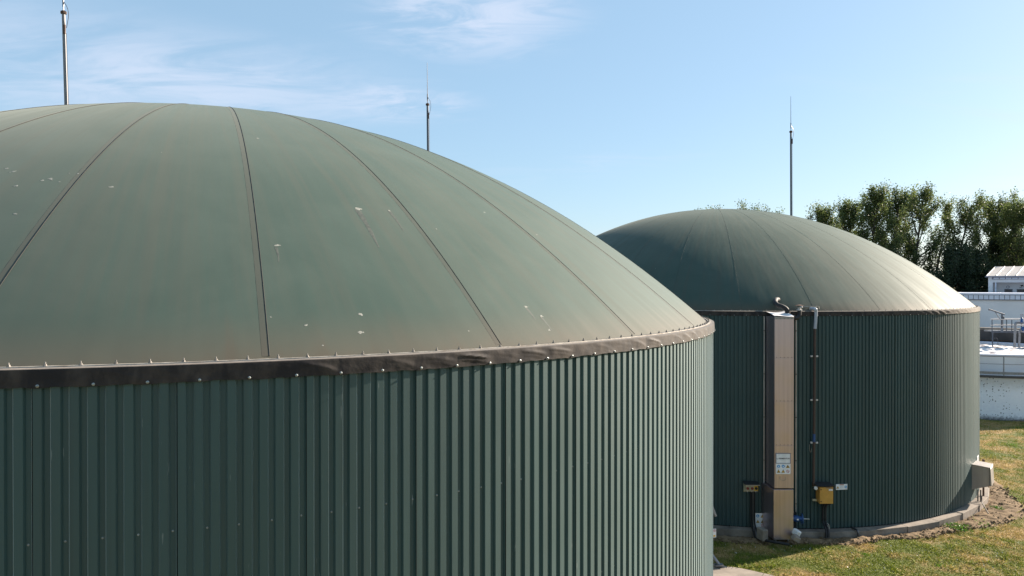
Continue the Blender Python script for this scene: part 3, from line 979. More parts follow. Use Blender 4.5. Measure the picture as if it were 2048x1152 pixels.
# lower box, a touch wider and prouder
z0, z1 = zf(1079), zf(979)
MB().hexa([(xl - 0.05, DF - 0.06, z0), (xr - 0.02, DF - 0.06, z0), (xr - 0.02, yb, z0), (xl - 0.16, yb, z0)], [(xl - 0.05, DF - 0.06, z1), (xr - 0.02, DF - 0.06, z1), (xr - 0.02, yb, z1), (xl - 0.16, yb, z1)]).build('lower_casing', 'steel', duct, bevel=0.006)
for x in (xl + 0.08, xr - 0.15): MB().box((x, DF + 0.1, z0 / 2 - 0.02), (0.05, 0.05, z0 + 0.1)).build('foot', 'steel_box', duct)
hp = at(1566, 958, DF - 0.02)
MB().tube(bend([hp + Vector((-0.09, 0.0, 0.08)), hp + Vector((-0.105, -0.03, 0.0)), hp + Vector((-0.05, -0.04, -0.05)), hp + Vector((0.05, -0.04, -0.05)), hp + Vector((0.105, -0.03, 0.0)), hp + Vector((0.09, 0, 0.08))]), 0.008, 6).build('pull_handle', 'rail', duct, smooth=True)
for px in (1528.0, 1591.8):
    D, a = wall_px(C2, px)
    p = on_wall(C2, a, RW + 0.02, 0)
    T = thing('edge_flashing', (p.x, p.y, PLINTH), 'pale vertical edge flashing %s the steel duct on the far tank' % ('left of' if px < 1560 else 'right of'), 'flashing')
    zt = Z2 - 0.17
    MB().box((p.x, p.y, (zt + PLINTH) / 2), (0.034, 0.05, zt - PLINTH - 0.01), Matrix.Rotation(R_(a), 3, 'Z')).build('flashing_strip', 'trim', T, bevel=0.004)
    for z in np.arange(1.2, zt, 1.62):
        MB().box((p.x, p.y - 0.027, z), (0.044, 0.012, 0.03), Matrix.Rotation(R_(a), 3, 'Z')).build('joint_clip', 'rust', T)

# --- boards on the duct
fz = DF - 0.024
c = at(1566.8, 917, fz)
T, fr = plate('name_sign', 'sign_white', c, 28.5 / F * fz, 19.5 / F * fz, 0.012, 'white name board lettered 2. FERMENTOR on the steel duct', 'sign')
text(T, fr, '2. FERMENTOR', 0, -0.01, 0.072, 'sign_black', 0.002, 'lettering', 0.0012)
wv, hv = 28.5 / F * fz, 19.5 / F * fz
for (x, y, w, h) in ((0, hv / 2, wv + .03, .018), (0, -hv / 2, wv + .03, .018), (-wv / 2, 0, .018, hv - .018), (wv / 2, 0, .018, hv - .018)):
    o, ri, up, out = fr
    MB().box(o + ri * x + up * y, (w, 0.016, h)).build('frame_bar', 'greyframe', T)
c = at(1566.8, 938, fz)
T, fr = plate('pictogram_board', 'sign_white', c, 29.5 / F * fz, 21 / F * fz, 0.014, 'white safety board with six pictograms under the name board on the duct', 'sign')
px1 = fz / F
blue_disc(T, fr, -9.2 * px1, 5.2 * px1, 3.1 * px1, 0); blue_disc(T, fr, 0, 5.2 * px1, 3.1 * px1, 1)
warn_triangle(T, fr, 9.2 * px1, 4.6 * px1, 6.4 * px1, 2); warn_triangle(T, fr, -9.2 * px1, -5.0 * px1, 6.4 * px1, 1); warn_triangle(T, fr, 0, -5.0 * px1, 6.4 * px1, 0)
prohibition(T, fr, 9.2 * px1, -4.8 * px1, 3.1 * px1)

# --- pipes on top
D0 = 28.0
rad = 4.7 / F * D0
T = thing('vent_hose', at(1575, 640, DF + 0.7), 'black curved hose pipe from the duct top into the far dome', 'pipe')
pts = [at(1575.5, 640, DF + 0.65), at(1575.5, 630, DF + 0.62), at(1573, 619, DF + 0.60), at(1565, 613.5, DF + 0.62), at(1556, 610.5, DF + 0.7), at(1550.5, 605, DF + 0.9), at(1551.5, 600, DF + 1.15), at(1555.5, 599, DF + 1.5), at(1559, 603.5, DF + 2.2)]
MB().tube(bend(pts, 7), rad, 14).build('hose', 'black', T, smooth=True)
MB().tube([at(1557.0, 602.5, DF + 1.75), at(1558.6, 604.0, DF + 2.1)], rad * 1.28, 14).build('clamp_collar', 'bracket', T, smooth=True)
MB().tube([at(1575.5, 624.6, DF + 0.62), at(1575.5, 626.4, DF + 0.62)], rad * 1.12, 12).build('clamp_ring', 'rust', T)
T = thing('relief_vent', at(1599, 640, DF + 0.8), 'rusty mushroom vent cap on a black elbow beside the duct top', 'vent')
MB().tube(bend([at(1588, 636.5, DF + 0.5), at(1594, 636, DF + 0.55), at(1598.5, 631, DF + 0.6), at(1598.7, 620, DF + 0.62)], 6), 3.9 / F * D0, 12).build('elbow', 'black', T, smooth=True)
b = at(1598.7, 621, DF + 0.62)
MB().lathe(b, [(.10, 0), (.10, .035), (.062, .04), (.055, .11)], 14).build('collar', 'bracket', T, smooth=True)
for dx in (-0.045, 0.045): MB().box(b + Vector((dx, 0, 0.13)), (0.012, 0.03, 0.11)).build('stay', 'rust', T)
MB().lathe(b + Vector((0, 0, 0.175)), [(.155, 0), (.16, .012), (.09, .03), (.02, .045)], 18).build('cap', 'rust', T, smooth=True)
MB().lathe(at(1602.6, 616.6, DF + 0.5), [(.03, 0), (.055, .02), (.055, .06), (.02, .085)], 10).build('side_valve', 'bracket', T, smooth=True)

# --- downpipe
T = thing('downpipe', at(1629, 1000, 28.0) * 1.0, 'grey-topped brown downpipe clamped to the far tank wall', 'pipe')
D, a = wall_px(C2, 1630)
Dp = D - 0.13
MB().tube(bend([at(1616, 618.5, D + 0.55), at(1624, 617.8, D + 0.1), at(1630.5, 618, Dp), at(1632.2, 623, Dp)], 6) + [at(1631.6, 640, Dp), at(1630.2, 657.5, Dp)], 3.2 / F * D, 12).build('upper_pipe', 'pvc', T, smooth=True)
MB().tube([at(1613.5, 618.6, D + 0.6), at(1621, 618.2, D + 0.3)], 4.6 / F * D, 12).build('rubber_sleeve', 'black', T, smooth=True)
MB().tube([at(1622.2, 618.0, D + 0.22), at(1623.6, 617.9, D + 0.15)], 4.0 / F * D, 12).build('hose_clip', 'bracket', T, smooth=True)
MB().tube([at(1629.8, 655, Dp), at(1629.3, 760, Dp), at(1628.6, 868, Dp)], 2.5 / F * D, 12).build('lower_pipe', 'brownpipe', T, smooth=True)
MB().tube([at(1628.6, 868, Dp), at(1628.5, 884, Dp)], 2.75 / F * D, 12).build('blue_coupling', 'blue', T, smooth=True)
MB().tube([at(1628.5, 884, Dp), at(1628.0, 972, Dp)], 2.5 / F * D, 12).build('lower_pipe', 'brownpipe', T, smooth=True)
for py in (712.5, 800, 885.5):
    for px in (1623.3, 1634.0): MB().box(at(px, py, Dp + 0.03), (0.085, 0.06, 0.06), Matrix.Rotation(R_(random.uniform(-6, 6)), 3, 'Y')).build('bracket', 'bracket', T, bevel=0.006)
MB().tube(bend([at(1620, 889, Dp), at(1619.5, 897, Dp), at(1622, 905, Dp), at(1624, 897, Dp)], 5), 0.006, 5).build('loose_wire', 'rail', T)
MB().tube([at(1604, 613.2, D + 0.25), at(1638, 612.6, D + 0.25)], 0.012, 6).build('cross_rod', 'rail', T)
MB().tube([at(1637.8, 612.6, D + 0.25), at(1638.6, 619.5, D + 0.25)], 0.012, 6).build('rod_stay', 'rail', T)

# --- ochre control cabinet
D, a = wall_px(C2, 1650)
Df = D - 0.42
w, h, d = 27.0 / F * Df, 33.5 / F * Df, 0.36
cc = at(1653.8, 991.5, Df)
T = thing('control_cabinet', (cc.x, cc.y + d / 2, PLINTH), 'ochre control cabinet with a rain hood on the far tank wall', 'cabinet')
MB().box(cc + Vector((0, d / 2 + 0.012, 0)), (w, d, h)).build('housing', 'yellow', T, bevel=0.012)
door = MB().box(cc + Vector((0, 0, 0)), (w - 0.012, 0.02, h - 0.012)).build('door', 'yellow', T, bevel=0.006)
for dz in (0.36, -0.36): MB().lathe(cc + Vector((-w * 0.41, -0.008, h * dz)), [(0.022, 0), (0.022, 0.012), (0.012, 0.016)], 10, Vector((0, -1, 0))).build('lock', 'black', door)
MB().box(cc + Vector((w * 0.30, -0.013, h * 0.34)), (w * 0.30, 0.005, h * 0.10)).build('label_plate', 'sign_white', door)
MB().box(cc + Vector((w * 0.16, -0.013, h * 0.452)), (w * 0.42, 0.005, h * 0.030)).build('name_strip', 'greyframe', door)
MB().hexa([cc + Vector((-w * .72, -0.07, h * .55)), cc + Vector((w * .56, -0.07, h * .55)), cc + Vector((w * .56, d + 0.04, h * .60)), cc + Vector((-w * .72, d + 0.04, h * .60))],
          [cc + Vector((-w * .72, -0.07, h * .575)), cc + Vector((w * .56, -0.07, h * .575)), cc + Vector((w * .56, d + 0.04, h * .66)), cc + Vector((-w * .72, d + 0.04, h * .66))]).build('rain_hood', 'shell', T, bevel=0.004)
MB().tube([cc + Vector((w * .15, -0.075, h * .585)), cc + Vector((w * .57, -0.075, h * .60))], 0.012, 6).build('hood_edge_bar', 'rust', T)
for (dx, dz) in ((-0.62, .44), (0.55, .38), (-0.66, -.40), (0.55, -.42)): MB().box(cc + Vector((w * dx, d * 0.8, h * dz)), (0.15, 0.10, 0.07)).build('mounting_lug', 'cream' if dx < 0 else 'yellow', T, bevel=0.01)
MB().lathe(cc + Vector((-w * .70, d * 0.35, h * .40)), [(.07, 0), (.075, .03), (.05, .06)], 12, Vector((0, -1, 0))).build('round_socket', 'sign_white', T, smooth=True)
MB().box(cc + Vector((0.06, d * .45, -h * .53)), (w * 0.5, d * .6, 0.06)).build('gland_plate', 'dark', T)
D1 = D - 0.22
MB().tube(bend([at(1649, 1008, D1 - 0.05), at(1647.0, 1016, D1), at(1646.6, 1036, D1), at(1646.5, 1044, D1), at(1651, 1056, D1 - 0.3), at(1653.5, 1066, D1 - 0.45), at(1652.6, 1077, D1 - 0.5)], 6), 0.036, 8).build('cable', 'black', T, smooth=True)
MB().tube(bend([at(1655, 1008, D1 - 0.05), at(1651.8, 1016, D1), at(1651.6, 1036, D1), at(1651.8, 1044, D1), at(1656, 1058, D1 - 0.3), at(1658, 1068, D1 - 0.45), at(1657.5, 1076, D1 - 0.5)], 6), 0.044, 8).build('cable', 'black', T, smooth=True)
MB().tube(bend([at(1655, 1047, D1 - .2), at(1658.0, 1049.5, D1 - .25), at(1660.2, 1058, D1 - .3), at(1658.5, 1058, D1 - .3), at(1656, 1051, D1 - .25)], 4), 0.010, 6).build('cable_clip', 'rail', T)

# --- warning plate right of the cabinet
D, a = wall_px(C2, 1684)
cc = at(1684, 974.3, D - 0.03)
T, fr = plate('warning_plate', 'sign_white', cc, 24.5 / F * D, 11.2 / F * D, 0.012, 'small white warning plate with rounded corners right of the ochre cabinet', 'sign', rotz=R_(a))
p1 = D / F
warn_triangle(T, fr, -8.4 * p1, -0.9 * p1, 5.0 * p1, 0); blue_disc(T, fr, 8.6 * p1, -0.2 * p1, 2.5 * p1, 1)
poly(T, fr, [(-4.5 * p1, 3.7 * p1), (4.3 * p1, 3.7 * p1), (4.3 * p1, 5.2 * p1), (-4.5 * p1, 5.2 * p1)], 'sign_orange', 0.002, 'heading_bar')
for k in range(4): poly(T, fr, [(-3.8 * p1, (1.9 - k * 1.5) * p1), (3.6 * p1 - (k % 2) * p1, (1.9 - k * 1.5) * p1), (3.6 * p1 - (k % 2) * p1, (2.4 - k * 1.5) * p1), (-3.8 * p1, (2.4 - k * 1.5) * p1)], 'sign_grey', 0.002, 'print_line')

# --- push-button station left of the duct
D, a = wall_px(C2, 1504)
Df = D - 0.20
cc = at(1504, 978, Df)
T = thing('button_station', (cc.x, cc.y, PLINTH), 'row of three small cream switch boxes under a hood left of the duct', 'switch box')
MB().box(cc + Vector((-0.005, 0.10, 0.01)), (29 / F * Df, 0.02, 15 / F * Df)).build('backplate', 'cream', T)
for k, (px, mt) in enumerate(((1495.8, 'red'), (1504.8, 'red'), (1512.8, 'yellow'))):
    q = at(px, 977.2, Df)
    bx_ = MB().box(q + Vector((0, 0.045, 0)), (8.2 / F * Df, 0.09, 10.5 / F * Df)).build('switch_box', 'cream' if k < 2 else 'sign_yellow', T, bevel=0.006)
    MB().lathe(q, [(0.052, 0), (0.052, 0.03), (0.030, 0.034)], 14, Vector((0, -1, 0))).build('knob', 'red' if k < 2 else 'black', bx_, smooth=True)
    MB().tube([q + Vector((0, .05, -0.10)), q + Vector((0, .05, -0.15))], 0.022, 8).build('cable_gland', 'bracket', bx_)
MB().hexa([cc + Vector((-.29, -.06, .145)), cc + Vector((.29, -.06, .125)), cc + Vector((.29, .16, .20)), cc + Vector((-.29, .16, .22))], [cc + Vector((-.29, -.06, .165)), cc + Vector((.29, -.06, .145)), cc + Vector((.29, .16, .235)), cc + Vector((-.29, .16, .255))]).build('hood', 'shell', T)
MB().box(cc + Vector((0.02, -.066, .147)), (.54, .012, .024)).build('hood_lip', 'trim', T)
MB().box(cc + Vector((-.275, .03, .06)), (.016, .16, .24)).build('side_cheek', 'cream', T)
for (px, r, mt) in ((1502.4, .030, 'black'), (1506.7, .026, 'rod'), (1509.6, .022, 'black')):
    MB().tube(bend([at(px, 984, Df + .1), at(px, 1005, Df + .12), at(px + .3, 1040, Df + .12), at(px + 2.5, 1056, Df + 0.0), at(px + 6, 1068, Df - .3), at(px + 9, 1079, Df - .42)], 6), r, 8).build('cable', mt, T, smooth=True)
T = thing('ground_conduit', at(1535, 1082, 25.8), 'black conduit lying on the soil in front of the duct', 'pipe')
MB().tube(bend([at(1514, 1076.5, 27.6), at(1525, 1080, 27.3), at(1548, 1084.5, 27.0), at(1580, 1090, 26.8)], 6), 0.05, 8).build('conduit', 'black', T, smooth=True)
T = thing('bent_conduit', at(1712, 1062, 27.6), 'short bent grey conduit stub over the foundation edge of the far tank', 'pipe')
D, a = wall_px(C2, 1708)
MB().tube(bend([at(1705.5, 1056.0, D - .03), at(1710, 1058, D - .25), at(1715, 1061, D - .40), at(1717.2, 1066, D - .46), at(1717.2, 1072, D - .46)], 5), 0.04, 8).build('conduit', 'rod', T, smooth=True)

# --- leaning sign behind the duct foot, concrete lumps
D, a = wall_px(C2, 1521)
cc = at(1521.0, 1041.2, D - 0.05)
T, fr = plate('standing_sign', 'sign_white', cc, 18.5 / F * D, 28.5 / F * D, 0.012, 'white pictogram sign standing half hidden behind the duct foot', 'sign', rotz=R_(a))
p1 = D / F
blue_disc(T, fr, -4.8 * p1, 8.6 * p1, 3.0 * p1, 1); warn_triangle(T, fr, 4.2 * p1, 8.2 * p1, 6 * p1, 0); warn_triangle(T, fr, -4.6 * p1, -2.8 * p1, 6 * p1, 1); warn_triangle(T, fr, 4.2 * p1, -2.8 * p1, 6 * p1, 2); prohibition(T, fr, 4.6 * p1, -9.6 * p1, 3.0 * p1)


def lump(name, c, size, label, rot, mat='concrete', cat='concrete block'):
    m = MB(); r = Matrix.Rotation(rot[2], 3, 'Z') @ Matrix.Rotation(rot[0], 3, 'X') @ Matrix.Rotation(rot[1], 3, 'Y')
    m.box((0, 0, 0), size, r)
    m.v = [tuple(Vector(v) + Vector((random.uniform(-1, 1), random.uniform(-1, 1), random.uniform(-1, 1))) * 0.08 * min(size) + Vector(c)) for v in m.v]
    o = bpy.data.objects.new(name, m.mesh(name, mat, Vector(c), False, 0.03)); link(o); o.location = c
    return tag(o, label, cat)


lump('concrete_block', at(1526, 1069, 27.35), (0.26, 0.4, 0.44), 'rough concrete block at the left foot of the steel duct', (0.05, -0.05, 0.2))
lump('concrete_block', at(1593.2, 1066, 27.2), (0.20, 0.28, 0.22), 'pale tilted concrete block at the right foot of the steel duct', (0.3, 0.35, 0.4), 'sign_white')
lump('rubble_stone', at(1592, 1077, 26.9), (0.24, 0.26, 0.2), 'grey stone lying under the tilted pale block beside the duct', (0.2, 0.5, 0.1), 'concrete', 'stone')
lump('plank', Vector((21.05, 30.3, 0.06)), (0.11, 0.75, 0.05), 'short pale board lying on the bare soil near the galvanised box', (0, 0, -0.25), 'timber', 'plank')
for k, (px, py, D, s) in enumerate(((2008, 1052 - 60, 0, .13), (1700, 1092, 0, .1))): pass

# --- blue valve
T = thing('gate_valve', at(1590, 1036, 27.9), 'blue gate valve with a handwheel sticking out right of the duct', 'valve')
q = at(1586, 1037.5, DF + 0.45)
ax = Vector((1, -0.12, 0)).normalized()
MB().lathe(q, [(.10, 0), (.10, .05), (.115, .06), (.115, .20), (.085, .24), (.085, .34), (.05, .38), (.035, .40)], 14, ax).build('body', 'blue', T, smooth=True)
MB().box(q + ax * 0.14 + Vector((0, -0.118, 0)), (0.07, 0.01, 0.05)).build('label_plate', 'sign_white', T)
hw = q + ax * 0.33
vs = []
u1 = Vector((0, 0, 1)); u2 = ax.cross(u1).normalized()
ring = [hw + (u1 * math.cos(6.2832 * i / 20) + u2 * math.sin(6.2832 * i / 20)) * 0.18 for i in range(21)]
MB().tube(ring, 0.018, 8).build('handwheel', 'blue', T, smooth=True)
for k in range(3):
    dv = u1 * math.cos(2.094 * k) + u2 * math.sin(2.094 * k)
    MB().tube([hw, hw + dv * 0.175], 0.014, 6).build('wheel_spoke', 'blue', T)
MB().tube([hw, hw + ax * 0.27], 0.014, 8).build('spindle', 'bracket', T)
MB().box(at(1589.3, 1041, 28.1), (0.12, 0.1, 0.62)).build('recess_shade_block', 'dark', T)  # solid near-black box painting the shade in the gap beside the duct

# --- galvanised box on the right of the far tank
D, a = wall_px(C2, 1945)
A = on_wall(C2, a, RW - 0.06, 0)
nrm = Vector((math.sin(R_(a + 6)), -math.cos(R_(a + 6)), 0)); tan = Vector((nrm.y * -1, nrm.x, 0))
T = thing('pipe_housing', A, 'galvanised sheet housing box projecting low from the right side of the far tank', 'housing')
zt0, zt1, zb0, zb1 = 1.80, 1.74, 0.74, 0.98
dep = 0.68; wd = 0.85
q0, q1 = A, A + tan * wd


def V(p, z): return Vector((p.x, p.y, z))


MB().hexa([V(q0, zb0), V(q0 + nrm * dep, zb1), V(q1 + nrm * dep, zb1), V(q1, zb0)], [V(q0, zt0), V(q0 + nrm * dep, zt1), V(q1 + nrm * dep, zt1), V(q1, zt0)]).build('casing', 'steel_box', T, bevel=0.006)
e = 0.05
MB().hexa([V(q0 - tan * e, zt0 + .004), V(q0 - tan * e + nrm * (dep + e), zt1 + .004), V(q1 + tan * e + nrm * (dep + e), zt1 + .004), V(q1 + tan * e, zt0 + .004)],
          [V(q0 - tan * e, zt0 + .035), V(q0 - tan * e + nrm * (dep + e), zt1 + .035), V(q1 + tan * e + nrm * (dep + e), zt1 + .035), V(q1 + tan * e, zt0 + .035)]).build('lid', 'steel_box', T, bevel=0.005)
o = q0 + nrm * (dep + 0.012)
MB().hexa([V(o - tan * .04, zb1 + .02), V(o + nrm * .075 - tan * .04, zb1 + .02), V(o + tan * (wd + .04) + nrm * .075, zb1 + .02), V(o + tan * (wd + .04), zb1 + .02)],
          [V(o - tan * .04, zt1 - .02), V(o + nrm * .035 - tan * .04, zt1 - .02), V(o + tan * (wd + .04) + nrm * .035, zt1 - .02), V(o + tan * (wd + .04), zt1 - .02)]).build('front_cover', 'steel_box', T, bevel=0.006)
MB().tube([V(q0 + nrm * .35 + tan * .2, zb0), V(q0 + nrm * .35 + tan * .2, -0.05)], 0.025, 8).build('support_leg', 'rod', T)
MB().tube([V(q0 + nrm * .25 + tan * .2, zb0), V(q0 + nrm * .25 + tan * .2, 0.1)], 0.025, 8).build('support_leg', 'rod', T)
MB().tube(bend([V(q0 + nrm * .4 + tan * .1, .5), V(q0 + nrm * .45 - tan * .2, .30), V(q0 + nrm * .6 - tan * .7, .24), V(q0 + nrm * .75 - tan * 1.0, .10)], 6), 0.02, 6).build('cable', 'black', T, smooth=True)
pm = Vector((20.46, 32.6, 0))
T = thing('marker_post', pm, 'short rusty marker post just behind the galvanised housing box', 'post')
MB().tube([V(pm, -.1), V(pm, 1.74)], 0.04, 8).build('post', 'rust', T)
MB().lathe(V(pm, 1.74), [(.055, 0), (.055, .06), (.03, .09)], 8).build('post_cap', 'rust', T)
D, a = wall_px(C2, 1956.5)
cc = at(1956.5, 918, D - 0.05)
T, fr = plate('wall_plate', 'sign_white', cc, 0.42, 0.26, 0.012, 'tiny white plate on the far tank wall above the galvanised box', 'sign', rotz=R_(a))
poly(T, fr, [(-.15, .06), (.15, .06), (.15, .075), (-.15, .075)], 'sign_grey', 0.002, 'print_line')

# ------------------------------------------------------------------ between the tanks: slab, bracing frame, sign
pp = [at(1405, 1124, 25.6), at(1445, 1130, 25.3), at(1470, 1136, 24.9), at(1520, 1148, 24.45), at(1560, 1166, 23.6), at(1570, 1300, 19.5), at(1430, 1300, 19.5)]
pp = [Vector((v.x, v.y, 0)) for v in pp]
pp = [Vector((4.6, 24.6, 0)), Vector((6.7, 25.2, 0)), Vector((7.6, 24.8, 0)), Vector((8.45, 24.2, 0)), Vector((9.1, 23.1, 0)), Vector((9.4, 17.0, 0)), Vector((4.45, 17.0, 0))]
o = MB().prism([v + Vector((0, 0, -0.2)) for v in pp], (0, 0, 0.235)).build('concrete_path', 'slab', None)
tag(o, kind='structure')
T = thing('bracing_frame', (6.45, 24.9, 0), 'pale steel strut frame peeking out beside the near tank wall', 'frame')
MB().tube([at(1424.0, 1012, 25.2), at(1432.0, 1033, 25.2)], 0.045, 8).build('upper_strut', 'galv', T)
MB().tube([at(1418.0, 1101, 25.0), at(1438.5, 1129.5, 24.9)], 0.05, 8).build('lower_strut', 'galv', T)
MB().box(at(1438.5, 1130.4, 24.9), (0.28, 0.22, 0.03)).build('foot_plate', 'galv', T)
MB().tube([at(1419, 1005, 25.1), at(1419, 1130, 25.1)], 0.05, 8).build('upright', 'galv', T)
cc = at(1425.5, 1067.2, 25.0)
T, fr = plate('side_sign', 'sign_white', cc, 16 / F * 25, 17.5 / F * 25, 0.012, 'white safety sign half hidden behind the right edge of the near tank', 'sign', rotz=R_(12))
prohibition(T, fr, 4.4 * 25 / F, 5.2 * 25 / F, 2.6 * 25 / F); poly(T, fr, [(.03, -.12), (.10, -.12), (.10, -.06), (.03, -.06)], 'sign_yellow', 0.002, 'panel')
for k in range(3): poly(T, fr, [(-.1, -.02 - k * .03), (.0, -.02 - k * .03), (.0, -.01 - k * .03), (-.1, -.01 - k * .03)], 'sign_grey', 0.002, 'print_line')

# ------------------------------------------------------------------ round basin with foam
CB = Vector((36.9, 60.2, 0)); RB = 8.5; RI = 6.85
T = thing('round_basin', CB, 'round whitewashed concrete basin with spalled outer wall full of white foam', 'basin')


def ring_wall(m, C, ro, ri, z0, z1, n=96):
    vs = []
    for i in range(n):
        a = 6.28318 * i / n; c, s = math.cos(a), math.sin(a)
        vs += [(C.x + ro * c, C.y + ro * s, z0), (C.x + ro * c, C.y + ro * s, z1), (C.x + ri * c, C.y + ri * s, z1), (C.x + ri * c, C.y + ri * s, z0)]
    fs = [(i * 4 + j, ((i + 1) % n) * 4 + j, ((i + 1) % n) * 4 + (j + 1) % 4, i * 4 + (j + 1) % 4) for i in range(n) for j in range(4)]
    return m.add(vs, fs)


ring_wall(MB(), CB, RB, RB - 0.3, -0.2, 2.92).build('outer_wall', 'basin', T, smooth=True)
ring_wall(MB(), CB, RB + 0.04, RB - 0.34, 2.924, 3.06).build('wall_coping', 'darkconcrete', T)
ring_wall(MB(), CB, RB - 0.304, RI + 0.3, 2.2, 2.75).build('channel_floor', 'darkconcrete', T)
ring_wall(MB(), CB, RI + 0.296, RI, -0.1, 4.36).build('inner_wall', 'wallwhite', T, smooth=True)
ring_wall(MB(), CB, RI + 0.36, RI - 0.04, 4.364, 4.45).build('inner_coping', 'panelwhite', T)
vs, fs = [], []
nn, na = 26, 90
for i in range(nn):
    r = (RI - 0.03) * i / (nn - 1)
    for j in range(na):
        a = 6.28318 * j / na; x, y = CB.x + r * math.cos(a), CB.y + r * math.sin(a)
        vs.append((x, y, 4.24 + 0.22 * noise.noise((x * 0.55, y * 0.55, 4)) + 0.10 * noise.noise((x * 1.7, y * 1.7, 1)) + 0.05 * noise.noise((x * 4, y * 4, 2))))
for i in range(nn - 1):
    for j in range(na):
        fs.append((i * na + j, i * na + (j + 1) % na, (i + 1) * na + (j + 1) % na, (i + 1) * na + j))
o = MB().add(vs, fs).build('foam', 'foam', None, smooth=True)
tag(o, 'thick white foam floating in the round basin', 'foam', kind='stuff')
# guard rail on the outer wall
T = thing('guard_rail', (CB.x - 3.2, CB.y - 7.8, 2.92), 'grey guard rail standing on the coping of the round basin', 'railing')
a0, a1 = R_(205), R_(285)
posts = 9
for zz, r_ in ((4.42, .032), (3.88, .022)):
    MB().tube([(CB.x + (RB - .12) * math.cos(a0 + (a1 - a0) * i / 40), CB.y + (RB - .12) * math.sin(a0 + (a1 - a0) * i / 40), zz) for i in range(41)], r_, 8).build('rail_bar', 'galv', T, smooth=True)
vs, fs = [], []
MBt = MB()
for i in range(40):
    b0, b1 = a0 + (a1 - a0) * i / 40, a0 + (a1 - a0) * (i + 1) / 40
    pr = [Vector((CB.x + r * math.cos(b), CB.y + r * math.sin(b), 0)) for b in (b0, b1) for r in (RB - .10, RB - .13)]
    MBt.hexa([V(pr[0], 3.16), V(pr[2], 3.16), V(pr[3], 3.16), V(pr[1], 3.16)], [V(pr[0], 3.34), V(pr[2], 3.34), V(pr[3], 3.34), V(pr[1], 3.34)])
MBt.build('toe_board', 'galv', T)
bx0 = math.atan2(at(2005, 0, 52.6).y - CB.y, at(2005, 0, 52.6).x - CB.x) % 6.28318
for k in range(-6, 8):
    b = bx0 + k * 0.34
    if not (a0 - .02 < b < a1 + .02): continue
    x, y = CB.x + (RB - .12) * math.cos(b), CB.y + (RB - .12) * math.sin(b)
    MB().tube([(x, y, 3.0), (x, y, 4.42)], 0.038, 8).build('post', 'galv', T)

# concrete wall behind the foam, its shade put into the dark colour
ux = Vector((0.81, -0.59, 0)); uy = Vector((0.59, 0.81, 0))       # local axes of the buildings
o0 = at(1976, 0, 66.0); o0.z = 0
T = thing('concrete_wall', o0, 'stained concrete wall behind the foamy basin, shade put into its dark colour', 'wall')


def lb(m, o, x0, x1, y0, y1, z0, z1):
    return m.hexa([V(o + ux * x0 + uy * y0, z0), V(o + ux * x1 + uy * y0, z0), V(o + ux * x1 + uy * y1, z0), V(o + ux * x0 + uy * y1, z0)],
                  [V(o + ux * x0 + uy * y0, z1), V(o + ux * x1 + uy * y0, z1), V(o + ux * x1 + uy * y1, z1), V(o + ux * x0 + uy * y1, z1)])


lb(MB(), o0, -8, 12, 0, 0.4, -0.1, 5.45).build('wall_body', 'darkconcrete', T)
lb(MB(), o0, -8.05, 12.05, -0.06, 0.46, 5.454, 5.64).build('coping', 'concrete', T)
MB().tube([V(o0 + ux * -8 - uy * .08, 4.55), V(o0 + ux * 2 - uy * .08, 4.55)], 0.03, 6).build('wall_pipe', 'rust', T)

# ------------------------------------------------------------------ footbridge, davit, pumps
DB = 62.0
zd = CAMZ - (664 - YH) / F * DB
T = thing('footbridge', (at(2010, 0, DB).x, DB, zd), 'grey steel footbridge with handrails crossing above the foam', 'footbridge')
xL = at(1984, 0, DB).x; xR = xL + 6.5
MB().box(((xL + xR) / 2, DB + .5, zd + .06), (xR - xL, 1.1, 0.10)).build('deck', 'galv', T)
MB().box(((xL + xR) / 2, DB - 0.07, zd + .02), (xR - xL, 0.03, 0.15)).build('edge_beam', 'mast', T)
for yy in (DB - 0.02, DB + 1.02):
    xs_ = xL - .12 if yy < DB else xL + 0.85
    for py, r_ in ((638.5, .042), (650.5, .036)):
        MB().tube([(xs_, yy, CAMZ - (py - YH) / F * DB), (xR, yy, CAMZ - (py - YH) / F * DB)], r_, 8).build('handrail', 'roofwhite', T, smooth=True)
    for px in ((1984, 2013, 2023.5, 2062) if yy < DB else (2022, 2060)):
        x = at(px, 0, DB).x
        MB().tube([(x, yy, zd - .1), (x, yy, CAMZ - (638.5 - YH) / F * DB)], 0.036, 8).build('rail_post', 'mast', T)
MB().tube([(xL + .06, DB, zd), (xL + .06, DB, 4.0)], 0.045, 8).build('support_leg', 'mast', T)
MB().tube(bend([(xL + .12, DB - .1, zd - .5), (xL + .4, DB - .1, zd - .55), (xL + .45, DB - .1, 4.2)], 4), 0.02, 6).build('ladder_hoop', 'rod', T)
T = thing('davit_crane', at(2004, 664, DB), 'small grey davit crane with a slanted boom on the footbridge', 'crane')
MB().tube([at(2004, 663, DB + .1), at(2004, 628, DB + .1)], 0.07, 10).build('mast', 'mast', T)
MB().tube([at(1977.5, 618.5, DB + .1), at(2009.5, 629.2, DB + .1)], 0.055, 8).build('boom', 'mast', T)
MB().tube([at(1990, 623.2, DB + .1), at(2000.5, 638.5, DB + .1)], 0.03, 6).build('brace', 'mast', T)
MB().lathe(at(2007.6, 637.5, DB), [(.02, 0), (.07, .03), (.07, .11), (.02, .14)], 10).build('winch', 'black', T, smooth=True)
MB().tube([at(2006, 632, DB), at(2007.6, 634.5, DB)], 0.02, 6).build('winch_handle', 'rod', T)
